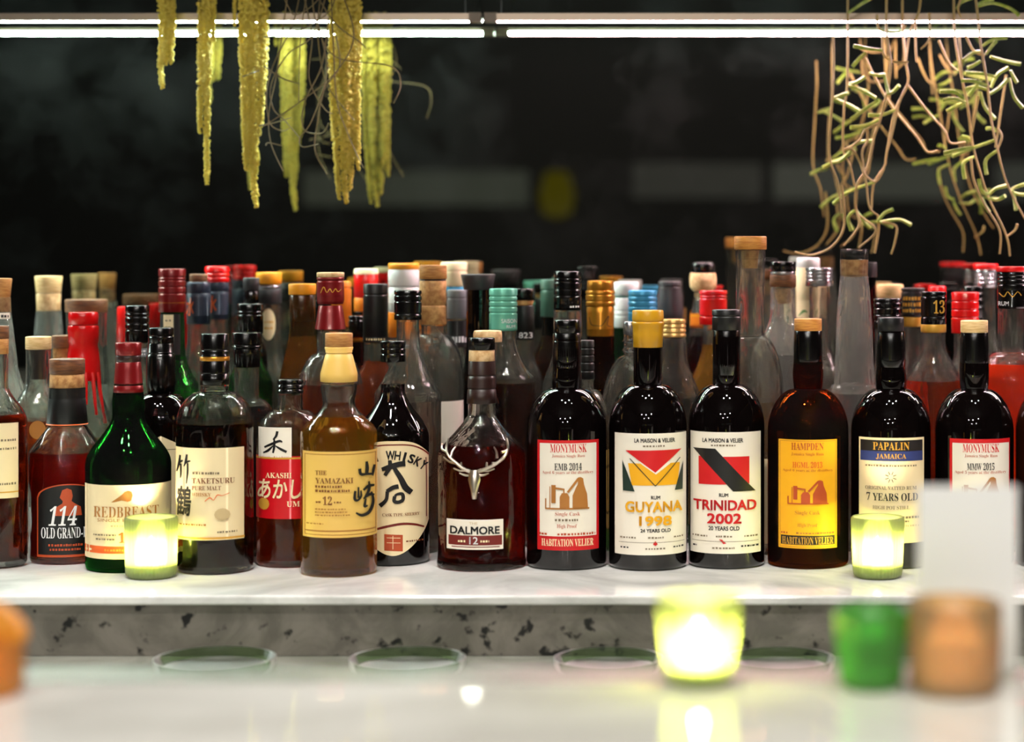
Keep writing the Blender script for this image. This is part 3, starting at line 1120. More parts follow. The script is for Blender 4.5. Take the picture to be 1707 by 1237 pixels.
bottle('clear malt whisky bottle with black cap and two tall brushed characters on a cream label', 358, 24, 640, 652, 704, 65, yb=960, liq=('dark_whisky', 704), sh='round', name='whisky_bottle', group=FR,
       caps=[('cap', 'black', [(24, 556), (24, 590), (25, 594)], (583,)), ('gold_band', 'gold', [(25, 594), (25, 601)]), ('neck_sleeve', 'black', [(24.5, 600), (25, 641)], (622,))],
       labels=[dict(box=(294, 406, 741, 892), mat='label_cream', items=[
           ('k', [(302, 754, 3), (300, 768, 4), (296, 782, 2)], 'ink_black'), ('k', [(299, 768, 2.4), (305, 763, 3), (306, 762, 1)], 'ink_black'), ('k', [(303, 768, 3), (303, 785, 3), (302, 792, 1)], 'ink_black'),
           ('k', [(313, 752, 3), (311, 764, 4), (308, 772, 1)], 'ink_black'), ('k', [(310, 766, 3), (316, 763, 3), (319, 763, 1)], 'ink_black'), ('k', [(314, 766, 3), (314, 782, 3.4), (312, 800, 1.4)], 'ink_black'),
           T('鶴', 296, 320, 804, 853, 'ink_black', 'j'),
           ('d', 322, 366, 780, 784, 'ink_grey'), T('TAKETSURU', 321, 390, 790, 799, 'ink_brown', 'f'), T('PURE MALT', 321, 368, 803, 810, 'ink_brown', 'f'), T('WHISKY', 321, 352, 814, 820, 'ink_tan', 'f'),
           ('l', [(342, 828, 1.2), (350, 822, 1.6), (356, 826, 1), (362, 818, 1.6), (370, 819, 1), (382, 815, 0.8)], 'ink_orange'),
           ('p', [(358 + 12 + 13 * math.cos(i * 0.5236), 850 + 10 * math.sin(i * 0.5236)) for i in range(12)], 'ink_faint'),
           ('d', 298, 346, 865, 868, 'ink_tan'), ('d', 362, 394, 877, 880, 'ink_grey'), ('r', 294.5, 405.5, 887, 890, 'ink_gold')])])

bottle('small clear whisky bottle with red label and white brushed writing', 484, 21, 655, 682, 724, 57, yb=948, liq=('whisky', 770), sh='round', name='whisky_bottle', group=FR, wall=3,
       caps=[('cap', 'black', [(22, 632), (22.5, 655)], (640, 648))],
       labels=[dict(name='upper_label', box=(432, 486, 708, 760), mat='label_white', text='small white upper label', items=[
                   ('k', [(463, 714, 4), (461, 722, 4), (456, 728, 2)], 'ink_black'), ('k', [(442, 741, 3), (452, 736, 4), (466, 730, 4), (471, 732, 2)], 'ink_black'),
                   ('k', [(458, 724, 2), (458, 738, 4), (456, 750, 3)], 'ink_black'), ('k', [(456, 738, 2), (448, 746, 4), (440, 750, 2)], 'ink_black'), ('k', [(460, 738, 2), (468, 743, 4), (478, 748, 4)], 'ink_black')]),
               dict(box=(428, 540, 755, 858), mat='label_red', text='red label with white writing', items=[
                   ('r', 428.5, 539, 757, 760, 'ink_gold'),
                   ('p', [(441 + 9 * math.cos(i * 0.5236), 834 + 10 * math.sin(i * 0.5236)) for i in range(12)], 'ink_gold'),
                   T('AKASHI', 444, 486, 782, 791, 'ink_cream', 'f'), T('あかし', 431, 502, 793, 825, 'ink_cream', 'j'), T('UME', 478, 508, 829, 838, 'ink_cream', 'f')])])

bottle('clear malt whisky bottle with pale wooden cap and golden label reading 12', 565, 26, 640, 672, 722, 64, yb=964, liq=('pale_gold_drink', 694), sh='s', name='whisky_bottle', group=FR,
       neck=[(31, 640), (29, 656), (27, 668)],
       caps=[('cap', 'wood', [(23, 555), (23, 578)]), ('neck_sleeve', 'label_gold', [(24, 578), (22, 586), (25, 600), (31, 622), (31, 636)], (589,))],
       labels=[dict(box=(506, 629, 747, 888), mat='label_gold', items=[
           ('fr', 509, 626, 751, 884, 1.2, 'ink_tan'), ('r', 509, 626, 876, 878, 'ink_tan'),
           T('THE', 527, 545, 778, 785, 'ink_brown', 'f'), T('YAMAZAKI', 527, 588, 790, 799, 'ink_brown', 'f'), ('d', 527, 570, 802, 806, 'ink_brown'), ('d', 527, 584, 809, 813, 'ink_brown'),
           T('12', 539, 554, 820, 834, 'ink_brown', 'f'), ('d', 528, 537, 828, 831, 'ink_brown'), ('d', 557, 570, 828, 831, 'ink_brown'),
           ('d', 527, 578, 840, 842, 'ink_tan'), ('d', 527, 580, 845, 847, 'ink_tan'), ('d', 527, 584, 850, 852, 'ink_tan'), ('d', 513, 540, 864, 866, 'ink_tan'),
           ('k', [(609, 765, 3.8), (610, 776, 6.2), (609, 786, 5.0)], 'ink_black'), ('k', [(598, 776, 5.0), (600, 785, 5.0), (610, 786, 3.8), (620, 787, 3.8)], 'ink_black'), ('k', [(622, 772, 3.8), (620, 782, 5.0), (619, 790, 2.5)], 'ink_black'),
           ('k', [(591, 812, 3.8), (590, 824, 5.0), (594, 828, 3.8), (600, 822, 3.8), (600, 812, 2.5)], 'ink_black'), ('k', [(596, 806, 2.5), (596, 824, 3.8)], 'ink_black'),
           ('k', [(604, 812, 3.8), (612, 806, 5.0), (622, 806, 3.8)], 'ink_black'), ('k', [(613, 798, 2.5), (613, 812, 5.0), (606, 824, 2.5)], 'ink_black'), ('k', [(604, 826, 2.5), (614, 820, 5.0), (622, 822, 2.5)], 'ink_black'),
           ('k', [(617, 816, 2.5), (620, 832, 5.0), (614, 848, 6.2), (602, 853, 5.0), (592, 848, 2.5)], 'ink_black'), ('k', [(608, 826, 2.5), (606, 838, 5.0), (611, 838, 2.5)], 'ink_black')])])

def arc_text(s, cx, cy, r, a0, a1, size, ink):
    out = []
    n = len(s) - 1
    for i, ch in enumerate(s):
        if ch == ' ':
            continue
        a = math.radians(a0 + (a1 - a0) * i / n)
        v, f = text_geo(ch, 'bb')
        w = size * (0.28 if ch == 'I' else 0.95 if ch == 'W' else 0.66)
        geo = []
        for p in v:
            u, q = (p[0] - 0.5) * w, (p[1] - 0.5) * size
            geo.append((cx + (r + q) * math.sin(a) + u * math.cos(a), cy - (r + q) * math.cos(a) + u * math.sin(a)))
        out.append(('tg', geo, f, ink))
    return out
def glyphs(lst):
    vv, ff = [], []
    for _, g_, f_, ink in lst:
        n = len(vv)
        vv += g_
        ff += [tuple(i + n for i in q) for q in f_]
    return vv, ff
SH = [(601 + 113 * i / 24.0) for i in range(25)]
def shield_line(dy, w, ink, top=True):
    pts = []
    for u in SH:
        t = (u - 657.5) / 60.0
        y = 734 + 24 * abs(t) ** 3.2 + dy if top else 0
        pts.append((u, y, w))
    return ('l', pts, ink)
def ohishi_extra(b, root):
    lab = [c for c in root.children if c.name.startswith('label')][0]
    geo = glyphs(arc_text('OHISHI WHISKY', 652, 835, 82, -58, 40, 15, 'ink_black'))
    flush_print('lettering', geo, M('ink_black'), lab, b, (b.r(61), 61), 0.0008, 61)
bottle('black glass whisky bottle with shield shaped cream label and bold brushed characters', 655, 20, 640, 648, 728, 61, yb=945, g='black_glass', sh='s', name='whisky_bottle', group=FR,
       caps=[('cap', 'black', [(21.5, 568), (21, 574), (21, 603)], (580, 589))], extra=ohishi_extra,
       labels=[dict(shape='shield', box=(597, 714, 730, 918), mat='label_cream', items=[
           shield_line(2, 2.2, 'ink_maroon'), ('l', [(709, 760, 1.6), (710, 800, 1.6), (710, 858, 1.6)], 'ink_maroon'), ('l', [(605, 760, 1.6), (604, 800, 1.6), (604, 858, 1.6)], 'ink_maroon'),
           ('l', [(618, 878, 3), (640, 871, 4), (668, 866, 4), (690, 868, 3.5), (706, 874, 2.5)], 'ink_maroon'),
           ('p', [(641, 882), (671, 884), (671, 911), (641, 909)], 'ink_rust'), ('l', [(645, 888, 1), (667, 889, 1)], 'label_cream'), ('l', [(645, 896, 1), (667, 897, 1)], 'label_cream'), ('l', [(655, 885, 1), (655, 907, 1)], 'label_cream'),
           ('k', [(637, 776, 5.8), (650, 772, 8.7), (664, 768, 8.7), (675, 767, 8.7)], 'ink_black'), ('k', [(650, 761, 5.8), (650, 772, 7.2), (642, 786, 5.8)], 'ink_black'), ('k', [(656, 772, 5.8), (667, 790, 8.7), (675, 806, 10.2), (685, 815, 8.7)], 'ink_black'),
           ('k', [(645, 812, 5.8), (655, 806, 7.2), (664, 804, 7.2)], 'ink_black'), ('k', [(646, 812, 5.8), (644, 826, 5.8), (634, 836, 7.2)], 'ink_black'),
           ('k', [(658, 820, 5.8), (657, 828, 5.8), (664, 830, 5.8), (671, 826, 5.8), (670, 817, 5.8), (662, 817, 4.3), (658, 820, 4.3)], 'ink_black'),
           T('CASK TYPE: SHERRY', 638, 698, 848, 853, 'ink_brown', 'f'), ('d', 676, 704, 893, 896, 'ink_brown')])])

def stag(b, root):
    """cast stag head with antlers standing proud of the glass"""
    def P3(x, y, d):
        t = max(-0.97, min(0.97, (x - b.cx) / b.hw))
        a = b.az + math.asin(t)
        r = b.r(b.hw) + d
        if y < 752:
            r -= b.r((752 - y) * 0.55)
        return (r * math.sin(a), -r * math.cos(a), b.z(y))
    def head_pt(x, y, d):
        return P3(x, y, d)
    rows = [(776, 7, .0015), (784, 9, .003), (792, 10, .004), (800, 8, .0045), (810, 5.5, .005), (818, 4.5, .005), (823, 3.5, .003)]
    v, f = [], []
    for y, hw, d in rows:
        for k in range(7):
            t = k / 6 * 2 - 1
            v.append(P3(791 + t * hw, y, 0.0003 + d * math.sqrt(max(0, 1 - t * t * 0.98))))
    for i in range(len(rows) - 1):
        for k in range(6):
            f.append((i * 7 + k, i * 7 + k + 1, (i + 1) * 7 + k + 1, (i + 1) * 7 + k))
    n0 = len(v)
    f.append(tuple(range(7))[::-1])
    em = MB()
    em.add((v, f))
    eo = em.build('stag_emblem', M('pewter'), root, angle=60)
    eo['label'] = 'cast pewter stag head emblem with spreading antlers'
    for s in (-1, 1):
        a = MB()
        def pts(l):
            return smooth_path([P3(791 + s * x, y, 0.002) for x, y in l], 5)
        a.add(tube_geo(pts([(6, 778), (16, 774), (28, 765), (40, 754), (48, 742), (52, 728)] if s < 0 else [(6, 778), (18, 774), (34, 766), (48, 754), (57, 741), (60, 727)]), .0022, .0011, 7))
        for l in ([(12, 776), (22, 777), (32, 774)], [(28, 765), (38, 764), (48, 757)], [(36, 757), (36, 747), (33, 739)], [(44, 748), (54, 745), (58, 738)], [(20, 771), (20, 763)]):
            a.add(tube_geo(pts(l), .0016, .0008, 6))
        a.build('antler', M('pewter'), eo)
        e = MB()
        e.add(tube_geo(pts([(8, 784), (15, 784), (23, 781)]), .0016, .0007, 6))
        e.build('ear', M('pewter'), eo)
bottle('wide clear whisky bottle with pewter stag antlers and small white label', 803, 23, 668, 690, 752, 73, yb=954, liq=('ruby', 740), sh='cone', name='whisky_bottle', group=FR, flare=2.0, extra=stag,
       caps=[('cap', 'black', [(22, 563), (22, 583)]), ('cork_band', 'cork_pale', [(21.5, 583), (22, 604)]), ('neck_sleeve', 'dark_brown', [(22, 600), (23, 632), (25, 672)], (626, 648))],
       labels=[dict(box=(746, 838, 857, 906), mat='label_white', items=[
           ('r', 749, 836, 883, 899, 'ink_maroon'), T('THE', 783, 796, 861, 865, 'ink_faint', 's'), T('DALMORE', 752, 832, 868, 881, 'ink_black', 'bb'),
           T('12', 783, 797, 885, 897, 'ink_white', 'b'), ('d', 765, 779, 890, 894, 'ink_cream'), ('d', 801, 815, 890, 894, 'ink_cream'), ('r', 754, 832, 901, 902.5, 'ink_maroon')])])

def monymusk(x0, year, full=True):
    dx = x0 - 897
    return [('r', 901 + dx, 993 + dx, 733, 885, 'label_white'),
            T('MONYMUSK', 918 + dx, 977 + dx, 734, 748, 'ink_red', 'f'), T('Jamaica Single Rum', 921 + dx, 974 + dx, 751, 757, 'ink_rust', 'fl'), T(year, 925 + dx, 969 + dx, 765, 777, 'ink_black', 'f'),
            T('Aged 6 years at the distillery' if full else 'Aged 5 years at the distillery', 905 + dx, 988 + dx, 778, 784, 'ink_rust', 'fl')] + still(910 + dx, 981 + dx, 788, 840, 'ink_tan') + [
            T('Single Cask', 926 + dx, 966 + dx, 845, 853, 'ink_rust', 'fl'), ('d', 926 + dx, 964 + dx, 856, 860, 'ink_grey'), T('High Proof', 929 + dx, 961 + dx, 865, 873, 'ink_rust', 'fl'),
            ('d', 902 + dx, 914 + dx, 879, 883, 'ink_rust'), ('d', 930 + dx, 990 + dx, 879, 883, 'ink_rust'), T('HABITATION VELIER', 905 + dx, 987 + dx, 889, 901, 'ink_cream', 'f')]
VN = [(23, 560), (24, 575), (24.5, 600), (23.5, 614), (25, 630), (24, 645)]
VCAP = [('cap', 'black', [(22, 533), (22.5, 555)]), ('neck_sleeve', 'black', [(23.3, 555), (24, 570), (24.6, 598), (23.6, 612)], (566,))]
VCORK = lambda c, y: [('stopper', c, [(23, y - 20), (23, y)]), ('neck_sleeve', 'black', [(23, y), (24, y + 14), (24.4, y + 46), (24, y + 56)])]
bottle('black rum bottle with red bordered label reading EMB 2014', 945, 23, 556, 646, 712, 67, yb=952, g='black_glass', sh='round', name='rum_bottle', group=FR, neck=VN[1:], caps=VCAP,
       labels=[dict(box=(897, 997, 728, 908), mat='ink_red', text='white label with red border', items=monymusk(897, 'EMB 2014'))])

bottle('black rum bottle with yellow wax cap and white label of red, yellow and green triangles', 1080, 24, 560, 640, 708, 65, yb=953, g='black_glass', sh='round', name='rum_bottle', group=FR, neck=[(24.5, 600), (24, 636)],
       caps=[('wax_cap', 'yellow_wax', [(26, 517), (26.5, 532), (25.5, 536)]), ('wax_sleeve', 'yellow_wax', [(27, 536), (27, 541), (25.5, 544), (25.2, 556), (24.6, 579)], (556,))],
       labels=[dict(box=(1026, 1143, 717, 916), mat='label_white', items=[
           T('LA MAISON & VELIER', 1058, 1124, 725, 732, 'ink_black', 'bb'), ('d', 1072, 1110, 736, 739, 'ink_grey'),
           ('p', [(1048, 766), (1132, 766), (1128, 802), (1054, 802)], 'ink_yellow'),
           ('p', [(1064, 763), (1121, 763), (1093, 784)], 'label_white'),
           ('p', [(1044, 745), (1134, 744), (1092, 781)], 'ink_red'),
           ('l', [(1051, 758, 1.3), (1072, 781, 1.3), (1092, 803, 1.3)], 'ink_green'), ('l', [(1092, 803, 1.3), (1112, 781, 1.3), (1132, 758, 1.3)], 'ink_green'),
           ('p', [(1039, 761), (1059, 812), (1040, 811)], 'ink_green'), ('p', [(1137, 764), (1136, 811), (1123, 811)], 'ink_green'),
           T('RUM', 1085, 1100, 819, 825, 'ink_black', 'bb'), T('GUYANA', 1044, 1135, 828, 846, 'ink_yellow', 'bb'), T('1998', 1066, 1118, 852, 868, 'ink_yellow', 'bb'), T('24 YEARS OLD', 1068, 1117, 873, 879, 'ink_black', 'bb'),
           ('d', 1035, 1062, 886, 889, 'ink_grey'), ('d', 1080, 1106, 886, 889, 'ink_grey'), ('d', 1122, 1137, 886, 889, 'ink_grey'), ('r', 1034, 1138, 895, 895.8, 'ink_grey'),
           ('p', [(1092, 893), (1096, 898), (1092, 901), (1088, 898)], 'ink_red'), ('d', 1037, 1050, 902, 905, 'ink_black'), ('d', 1076, 1110, 904, 907, 'ink_grey'), ('d', 1120, 1136, 902, 905, 'ink_black')])])

bottle('black rum bottle with white label showing a red square crossed by a black bar', 1211, 23, 552, 640, 706, 63.5, yb=950, g='black_glass', sh='round', name='rum_bottle', group=FR, neck=[(23, 600), (23, 636)],
       caps=[('cap', 'black_matt', [(24, 516), (24, 550)], (527,)), ('neck_sleeve', 'black', [(23.4, 550), (22.4, 575), (23.3, 625)])],
       labels=[dict(box=(1152, 1267, 715, 914), mat='label_white', items=[
           T('LA MAISON & VELIER', 1172, 1238, 725, 732, 'ink_black', 'bb'), ('d', 1186, 1226, 735, 738, 'ink_grey'),
           ('p', [(1166, 755), (1248, 755), (1248, 800), (1166, 801)], 'ink_red'),
           ('p', [(1157, 742), (1193, 742), (1258, 812), (1222, 812)], 'ink_black'),
           T('RUM', 1199, 1214, 815, 821, 'ink_black', 'bb'), T('TRINIDAD', 1158, 1259, 826, 843, 'ink_red', 'bb'), T('2002', 1180, 1235, 848, 865, 'ink_red', 'bb'), T('20 YEARS OLD', 1182, 1232, 869, 876, 'ink_black', 'bb'),
           ('d', 1156, 1180, 884, 887, 'ink_grey'), ('d', 1194, 1222, 884, 887, 'ink_grey'), ('d', 1240, 1262, 884, 887, 'ink_grey'), ('r', 1156, 1262, 893.5, 894.3, 'ink_grey'),
           ('p', [(1199, 890), (1204, 891), (1211, 897), (1206, 898)], 'ink_red'), ('d', 1158, 1164, 900, 903, 'ink_black'), ('d', 1188, 1224, 903, 906, 'ink_grey'), ('d', 1234, 1262, 900, 903, 'ink_black')])])

bottle('brown glass rum bottle with bright amber yellow label and wooden stopper', 1347, 23, 553, 648, 716, 67.5, yb=950, g='brown_glass', liq=('dark_whisky', 690), sh='round', name='rum_bottle', group=FR, wall=3, neck=[(24, 600), (25.5, 622), (24, 644)], caps=VCORK('wood_orange', 551),
       labels=[dict(box=(1299, 1394, 727, 905), mat='label_amber', text='amber yellow label', items=[
           ('fr', 1301, 1392, 729, 903, 0.7, 'ink_tan'), ('r', 1303, 1390, 884, 899, 'ink_black'),
           T('HAMPDEN', 1320, 1372, 732, 744, 'ink_rust', 'f'), T('Jamaica Single Rum', 1320, 1372, 748, 754, 'ink_rust', 'fl'), T('HGML 2013', 1322, 1370, 763, 773, 'ink_orange', 'f'), T('Aged 6 years at the distillery', 1306, 1387, 775, 780, 'ink_rust', 'fl')]
           + still(1314, 1380, 793, 832, 'ink_rust') + [T('Single Cask', 1326, 1366, 843, 851, 'ink_tan', 'fl'), T('High Proof', 1330, 1362, 864, 871, 'ink_tan', 'fl'), ('d', 1304, 1316, 878, 881, 'ink_rust'), ('d', 1328, 1388, 878, 881, 'ink_tan'),
           T('HABITATION VELIER', 1306, 1387, 886, 898, 'ink_gold', 'f')])])

sun = [('l', [(1485 + 4 * math.cos(a), 788 + 4 * math.sin(a), 1.1), (1485 + 9.5 * math.cos(a), 788 + 9.5 * math.sin(a), 0.9)], 'ink_black') for a in [i * math.pi / 4 + 0.39 for i in range(8)]]
bottle('black rum bottle with cream label topped by black and blue bands', 1485, 23, 552, 648, 714, 67, yb=950, g='black_glass', sh='round', name='rum_bottle', group=FR, neck=[(24, 575), (25, 600), (24, 612), (26, 630), (25, 646)],
       caps=[('cap', 'black_matt', [(22, 529), (22, 553)]), ('neck_sleeve', 'black', [(23.3, 553), (24.4, 572), (25.3, 598), (24.3, 612)])],
       labels=[dict(box=(1433, 1539, 724, 896), mat='label_cream', items=[
           ('r', 1435.5, 1536.5, 728, 746, 'ink_black'), ('r', 1435.5, 1536.5, 746, 762, 'ink_blue'), T('PAPALIN', 1456, 1515, 731, 744, 'ink_gold', 'f'), T('JAMAICA', 1461, 1510, 750, 759, 'ink_gold', 'f'), ('d', 1444, 1526, 768, 771, 'ink_grey')] + sun + [
           T('ORIGINAL VATTED RUM', 1444, 1526, 803, 809, 'ink_grey', 'f'), T('7 YEARS OLD', 1446, 1528, 814, 827, 'ink_black', 'f'), T('HIGH POT STILL', 1456, 1515, 835, 841, 'ink_grey', 'fl'),
           ('d', 1442, 1530, 852, 856, 'ink_grey'), ('d', 1458, 1514, 859, 862, 'ink_grey'), ('d', 1440, 1530, 866, 869, 'ink_faint')])])

bottle('black rum bottle with red bordered label reading MMW 2015 and pale wooden stopper', 1624, 23, 555, 648, 716, 66, yb=950, g='black_glass', sh='round', name='rum_bottle', group=FR, neck=[(24, 600), (25, 622), (24, 644)], caps=VCORK('wood_pale', 554),
       labels=[dict(box=(1584, 1682, 726, 906), mat='ink_red', text='white label with red border', items=monymusk(1584.5, 'MMW 2015', False))])

bottle('dark rum bottle mostly cut by the right edge of the picture', 1757, 23, 555, 648, 716, 65, yb=950, g='brown_black_glass', sh='round', name='rum_bottle', group=FR, neck=[(24, 600), (25, 622), (24, 644)], caps=VCAP)

# ------------------------------------------------------------------ bottles behind (left to right)
C, S_ = 'cap', 'neck_sleeve'
bottle('tall clear bottle at the left edge with tapered pale stopper', 2, 16, 496, 600, 680, 46, Z=2.42, g='cloudy_glass', sh='s', neck=[(17, 522), (20, 545), (27, 600)],
       caps=[('stopper', 'wood', [(18.5, 464), (15.5, 495)]), ('collar', 'cork', [(15.5, 495), (16, 520)])],
       labels=[dict(name='neck_label', box=(-12, 16, 521, 531), mat='label_white', hw=18.5, items=[('d', -8, 14, 524, 529, 'ink_black')])])
bottle('clear bottle with broad flared pale stopper, tallest of the left end', 81, 21, 517, 600, 670, 38, Z=2.565, g='cloudy_glass', sh='s', neck=[(23, 540), (26, 575)],
       caps=[('stopper', 'wood_pale', [(23.5, 460), (21, 488)]), ('collar', 'cork_pale', [(21, 489), (20, 518)])])
bottle('clear bottle with low pale cap, round medallion and dark cork in the neck', 64, 21, 580, 634, 692, 46, Z=2.352, sh='s', liq=('whisky', 700), cork=('dark_brown', [(13, 583), (13, 632)]),
       caps=[('cap', 'wood_pale', [(22, 561), (22, 582)])],
       labels=[dict(name='medallion', shape='oval', box=(49, 76, 698, 728), mat='ink_tan', hw=46, items=[])])
bottle('square shouldered decanter with wide flat brown stopper behind the red waxed bottle', 144, 34, 519, 590, 640, 37, Z=2.512, sh='round', liq=('water', 640),
       caps=[('stopper', 'wood_brown', [(36, 499), (36, 520)])])
bottle('small bottle with brown cap half hidden left of the red waxed neck', 103, 15, 580, 632, 690, 28, Z=2.455, g='amber_clear', sh='s', caps=[('cap', 'wood_brown', [(17, 559), (17, 580)]), ('collar', 'cork', [(15, 580), (15, 597)])])
def drips(b, root):
    rnd = random.Random(4)
    for dx, y, w in ((-18, 664, 5), (-8, 650, 4), (4, 672, 5), (16, 690, 5), (25, 705, 5)):
        m = MB()
        pts = []
        for i in range(9):
            yy = 620 + (y - 620) * i / 8
            hw = 27 if yy < 610 else 27 + (yy - 610) * 0.16
            a = b.az + math.asin(max(-.95, min(.95, dx / 30.0)))
            r = b.r(hw)
            pts.append((r * math.sin(a), -r * math.cos(a), b.z(yy)))
        m.add(tube_geo(pts, b.r(w * 0.8), b.r(w * 0.45), 8))
        m.build('wax_drip', M('wax_red'), root)
bottle('bourbon bottle dipped in dripping red wax', 139, 22, 545, 640, 712, 52, Z=2.41, sh='cone', neck=[(22, 580), (27, 625)], liq=('whisky', 735), extra=drips, name='whisky_bottle',
       caps=[('wax_cap', 'wax_red', [(25, 520), (26, 528), (25, 541)]), ('wax_sleeve', 'wax_red', [(26, 542), (26.5, 548), (26, 570), (24.5, 574), (27, 590), (29, 612), (31, 634)])])
bottle('bottle with plain bright red sleeve beside a black screw cap', 212, 16, 560, 620, 690, 30, Z=2.565, sh='s', caps=[(C, 'bright_red', [(16, 511), (17, 516), (18, 575)])])
bottle('clear bottle with grooved black screw cap left of the red capped green bottle', 229, 19, 570, 600, 668, 34, Z=2.422, sh='s', caps=[(C, 'black', [(20.5, 509), (20.5, 571)], (521, 528, 539, 549))],
       labels=[dict(name='neck_label', box=(214, 246, 580, 594), mat='grey', hw=20.5, items=[('d', 218, 244, 583, 586, 'ink_white'), ('d', 218, 244, 588, 591, 'ink_white')])])
bottle('black glass bottle with bulging black sleeve behind the robin label', 268, 21, 575, 655, 705, 57, Z=2.34, g='black_glass', sh='round', neck=[(21, 590), (24, 600), (24, 640), (22, 652)], name='whisky_bottle',
       caps=[(C, 'black', [(21.5, 546), (21.5, 572)], (560,)), (S_, 'black', [(22, 572), (22.5, 586), (24.6, 594), (25, 640), (23, 654)], (589,))],
       labels=[dict(shape='house', rise=16, box=(235, 301, 722, 880), mat='label_cream', items=[('fr', 240, 296, 744, 872, 1, 'ink_grey')])])
bottle('green whiskey bottle with red grooved capsule and cream neck label', 287, 20, 520, 582, 640, 44, Z=2.467, g='green_glass', sh='bell', name='whisky_bottle', liq=('pale_gold_drink', 640), neck=[(21, 545), (22, 575)],
       caps=[(C, 'dark_red', [(23, 448), (23, 520)], (462, 467, 478, 489)), ('gold_band', 'gold', [(23.2, 503), (23.2, 505)])],
       labels=[dict(name='neck_label', box=(268, 300, 523, 600), mat='label_black', hw=22, items=[('r', 273, 289, 524, 570, 'label_cream'), ('d', 276, 287, 532, 535, 'ink_grey'), ('d', 276, 287, 543, 546, 'ink_grey')])])
bottle('clear spirit bottle with navy sleeve bearing an orange character, nearer of a pair', 331, 19, 535, 560, 640, 32, Z=2.517, sh='s',
       caps=[('top', 'wood_brown', [(15, 457), (15, 471)]), (C, 'navy', [(20, 470), (20, 489)]), (S_, 'navy', [(20.5, 489), (20.5, 510), (19.5, 540)], (491,))],
       labels=[dict(name='printed_mark', box=(313, 349, 495, 526), mat='navy', hw=20.8, items=[T('水', 311.5, 323, 496, 526, 'ink_orange', 'j')])])
bottle('clear spirit bottle with red cap over a navy sleeve marked with an orange character', 362, 18, 528, 552, 640, 32, Z=2.56, sh='s',
       caps=[('top', 'bright_red', [(20, 444), (21, 449), (21, 470)], (455, 462)), (C, 'navy', [(20, 469), (20, 486)]), (S_, 'navy', [(20.5, 486), (20.5, 505), (19.5, 532)], (489,))],
       labels=[dict(name='printed_mark', box=(343, 380, 490, 524), mat='navy', hw=20.8, items=[T('水', 345, 361, 492, 521, 'ink_orange', 'j')])])
bottle('clear amber whisky bottle with thick black cap between the brushed character bottles', 411, 21, 610, 664, 716, 52, Z=2.33, sh='round', liq=('dark_whisky', 676), name='whisky_bottle',
       caps=[(C, 'black', [(25, 554), (25, 580)], (575,)), (S_, 'black', [(24, 580), (23, 590), (23, 612)])])
bottle('green bottle with tall black capsule behind the thick black cap', 417, 18, 556, 590, 640, 37, Z=2.43, g='green_glass', sh='s', caps=[(C, 'black', [(22, 506), (22, 556)], (518, 524))])
bottle('slim dark bottle with small black cap at the back left of the yellow caps', 419, 12, 505, 540, 600, 27, Z=2.515, g='black_glass', sh='s', caps=[(C, 'charcoal', [(14, 463), (14, 484)]), (S_, 'black', [(12, 484), (13, 494), (13, 506)])])
bottle('clear bottle with orange cap, grey sleeve and oval cream neck label', 448, 20, 504, 580, 645, 40, Z=2.57, sh='s', neck=[(20.5, 540), (22, 575)],
       caps=[(C, 'orange', [(22, 454), (22, 473)]), ('cap_ring', 'silver', [(21, 475), (21, 481)]), (S_, 'charcoal', [(22, 481), (21.5, 506)])],
       labels=[dict(name='neck_label', shape='oval', box=(436, 459, 514, 566), mat='label_cream', hw=21.8, items=[('d', 441, 455, 534, 538, 'ink_gold'), ('d', 441, 455, 544, 548, 'ink_gold')])])
bottle('golden liqueur bottle with yellow cap above dark amber neck', 504, 20, 530, 545, 640, 38, Z=2.43, g='gold_glass', sh='s', liq=('pale_gold_drink', 560), neck=[(21, 540)],
       caps=[(C, 'orange', [(23, 473), (23, 491)]), (S_, 'amber_dark', [(21.5, 491), (21.5, 536)])])
bottle('round bodied bourbon bottle with red lettered capsule and flared red sleeve', 551, 21, 548, 588, 672, 58, Z=2.362, sh='round', liq=('whisky', 640), name='whisky_bottle', neck=[(23, 565)],
       caps=[('cap_top', 'cork_pale', [(23, 454), (23, 462)]), (C, 'dark_red', [(23, 462), (22.5, 478), (23, 500), (21, 507)], (468,)), (S_, 'dark_red', [(20, 509), (22, 522), (26, 549)], )],
       labels=[dict(name='printed_mark', box=(533, 570, 474, 492), mat='dark_red', hw=23, items=[('l', [(535, 488, 1), (540, 478, 1.6), (545, 487, 1), (550, 481, 1.6), (554, 487, 1), (559, 481, 1.4), (563, 486, 1), (568, 482, .8)], 'ink_gold')])])
bottle('bottle in orange printed sleeve peeping out right of the red lettered capsule', 569, 16, 540, 600, 650, 27, Z=2.51, sh='s', caps=[(C, 'label_orange', [(16, 469), (17, 474), (17, 545)], (480,))])
bottle('bottle with red and yellow printed sleeve and cream top', 610, 17, 535, 580, 640, 28, Z=2.56, g='olive_glass', sh='s', caps=[('cap_top', 'cream', [(20, 448), (21, 457)]), (C, 'bright_red', [(20.5, 457), (20, 496)]), (S_, 'label_orange', [(20, 496), (20, 519)]), ('collar', 'black', [(19, 519), (19, 540)])])
bottle('low dark bottle with small black cap beside the tall black capsule', 594, 12, 560, 600, 640, 24, Z=2.475, g='brown_glass', sh='s', caps=[(C, 'black', [(13, 526), (13, 562)], (533,)), ('collar', 'gold', [(12, 562), (12, 570)])])
bottle('amber bottle with tall plain black capsule', 626, 19, 570, 600, 640, 38, Z=2.435, sh='s', liq=('whisky', 601), caps=[(C, 'black_matt', [(20.5, 473), (21, 570)], (491,))],
       labels=[dict(name='printed_mark', box=(609, 643, 561, 568), mat='black_matt', hw=21.2, items=[('d', 611, 642, 563, 566.5, 'ink_faint')])])
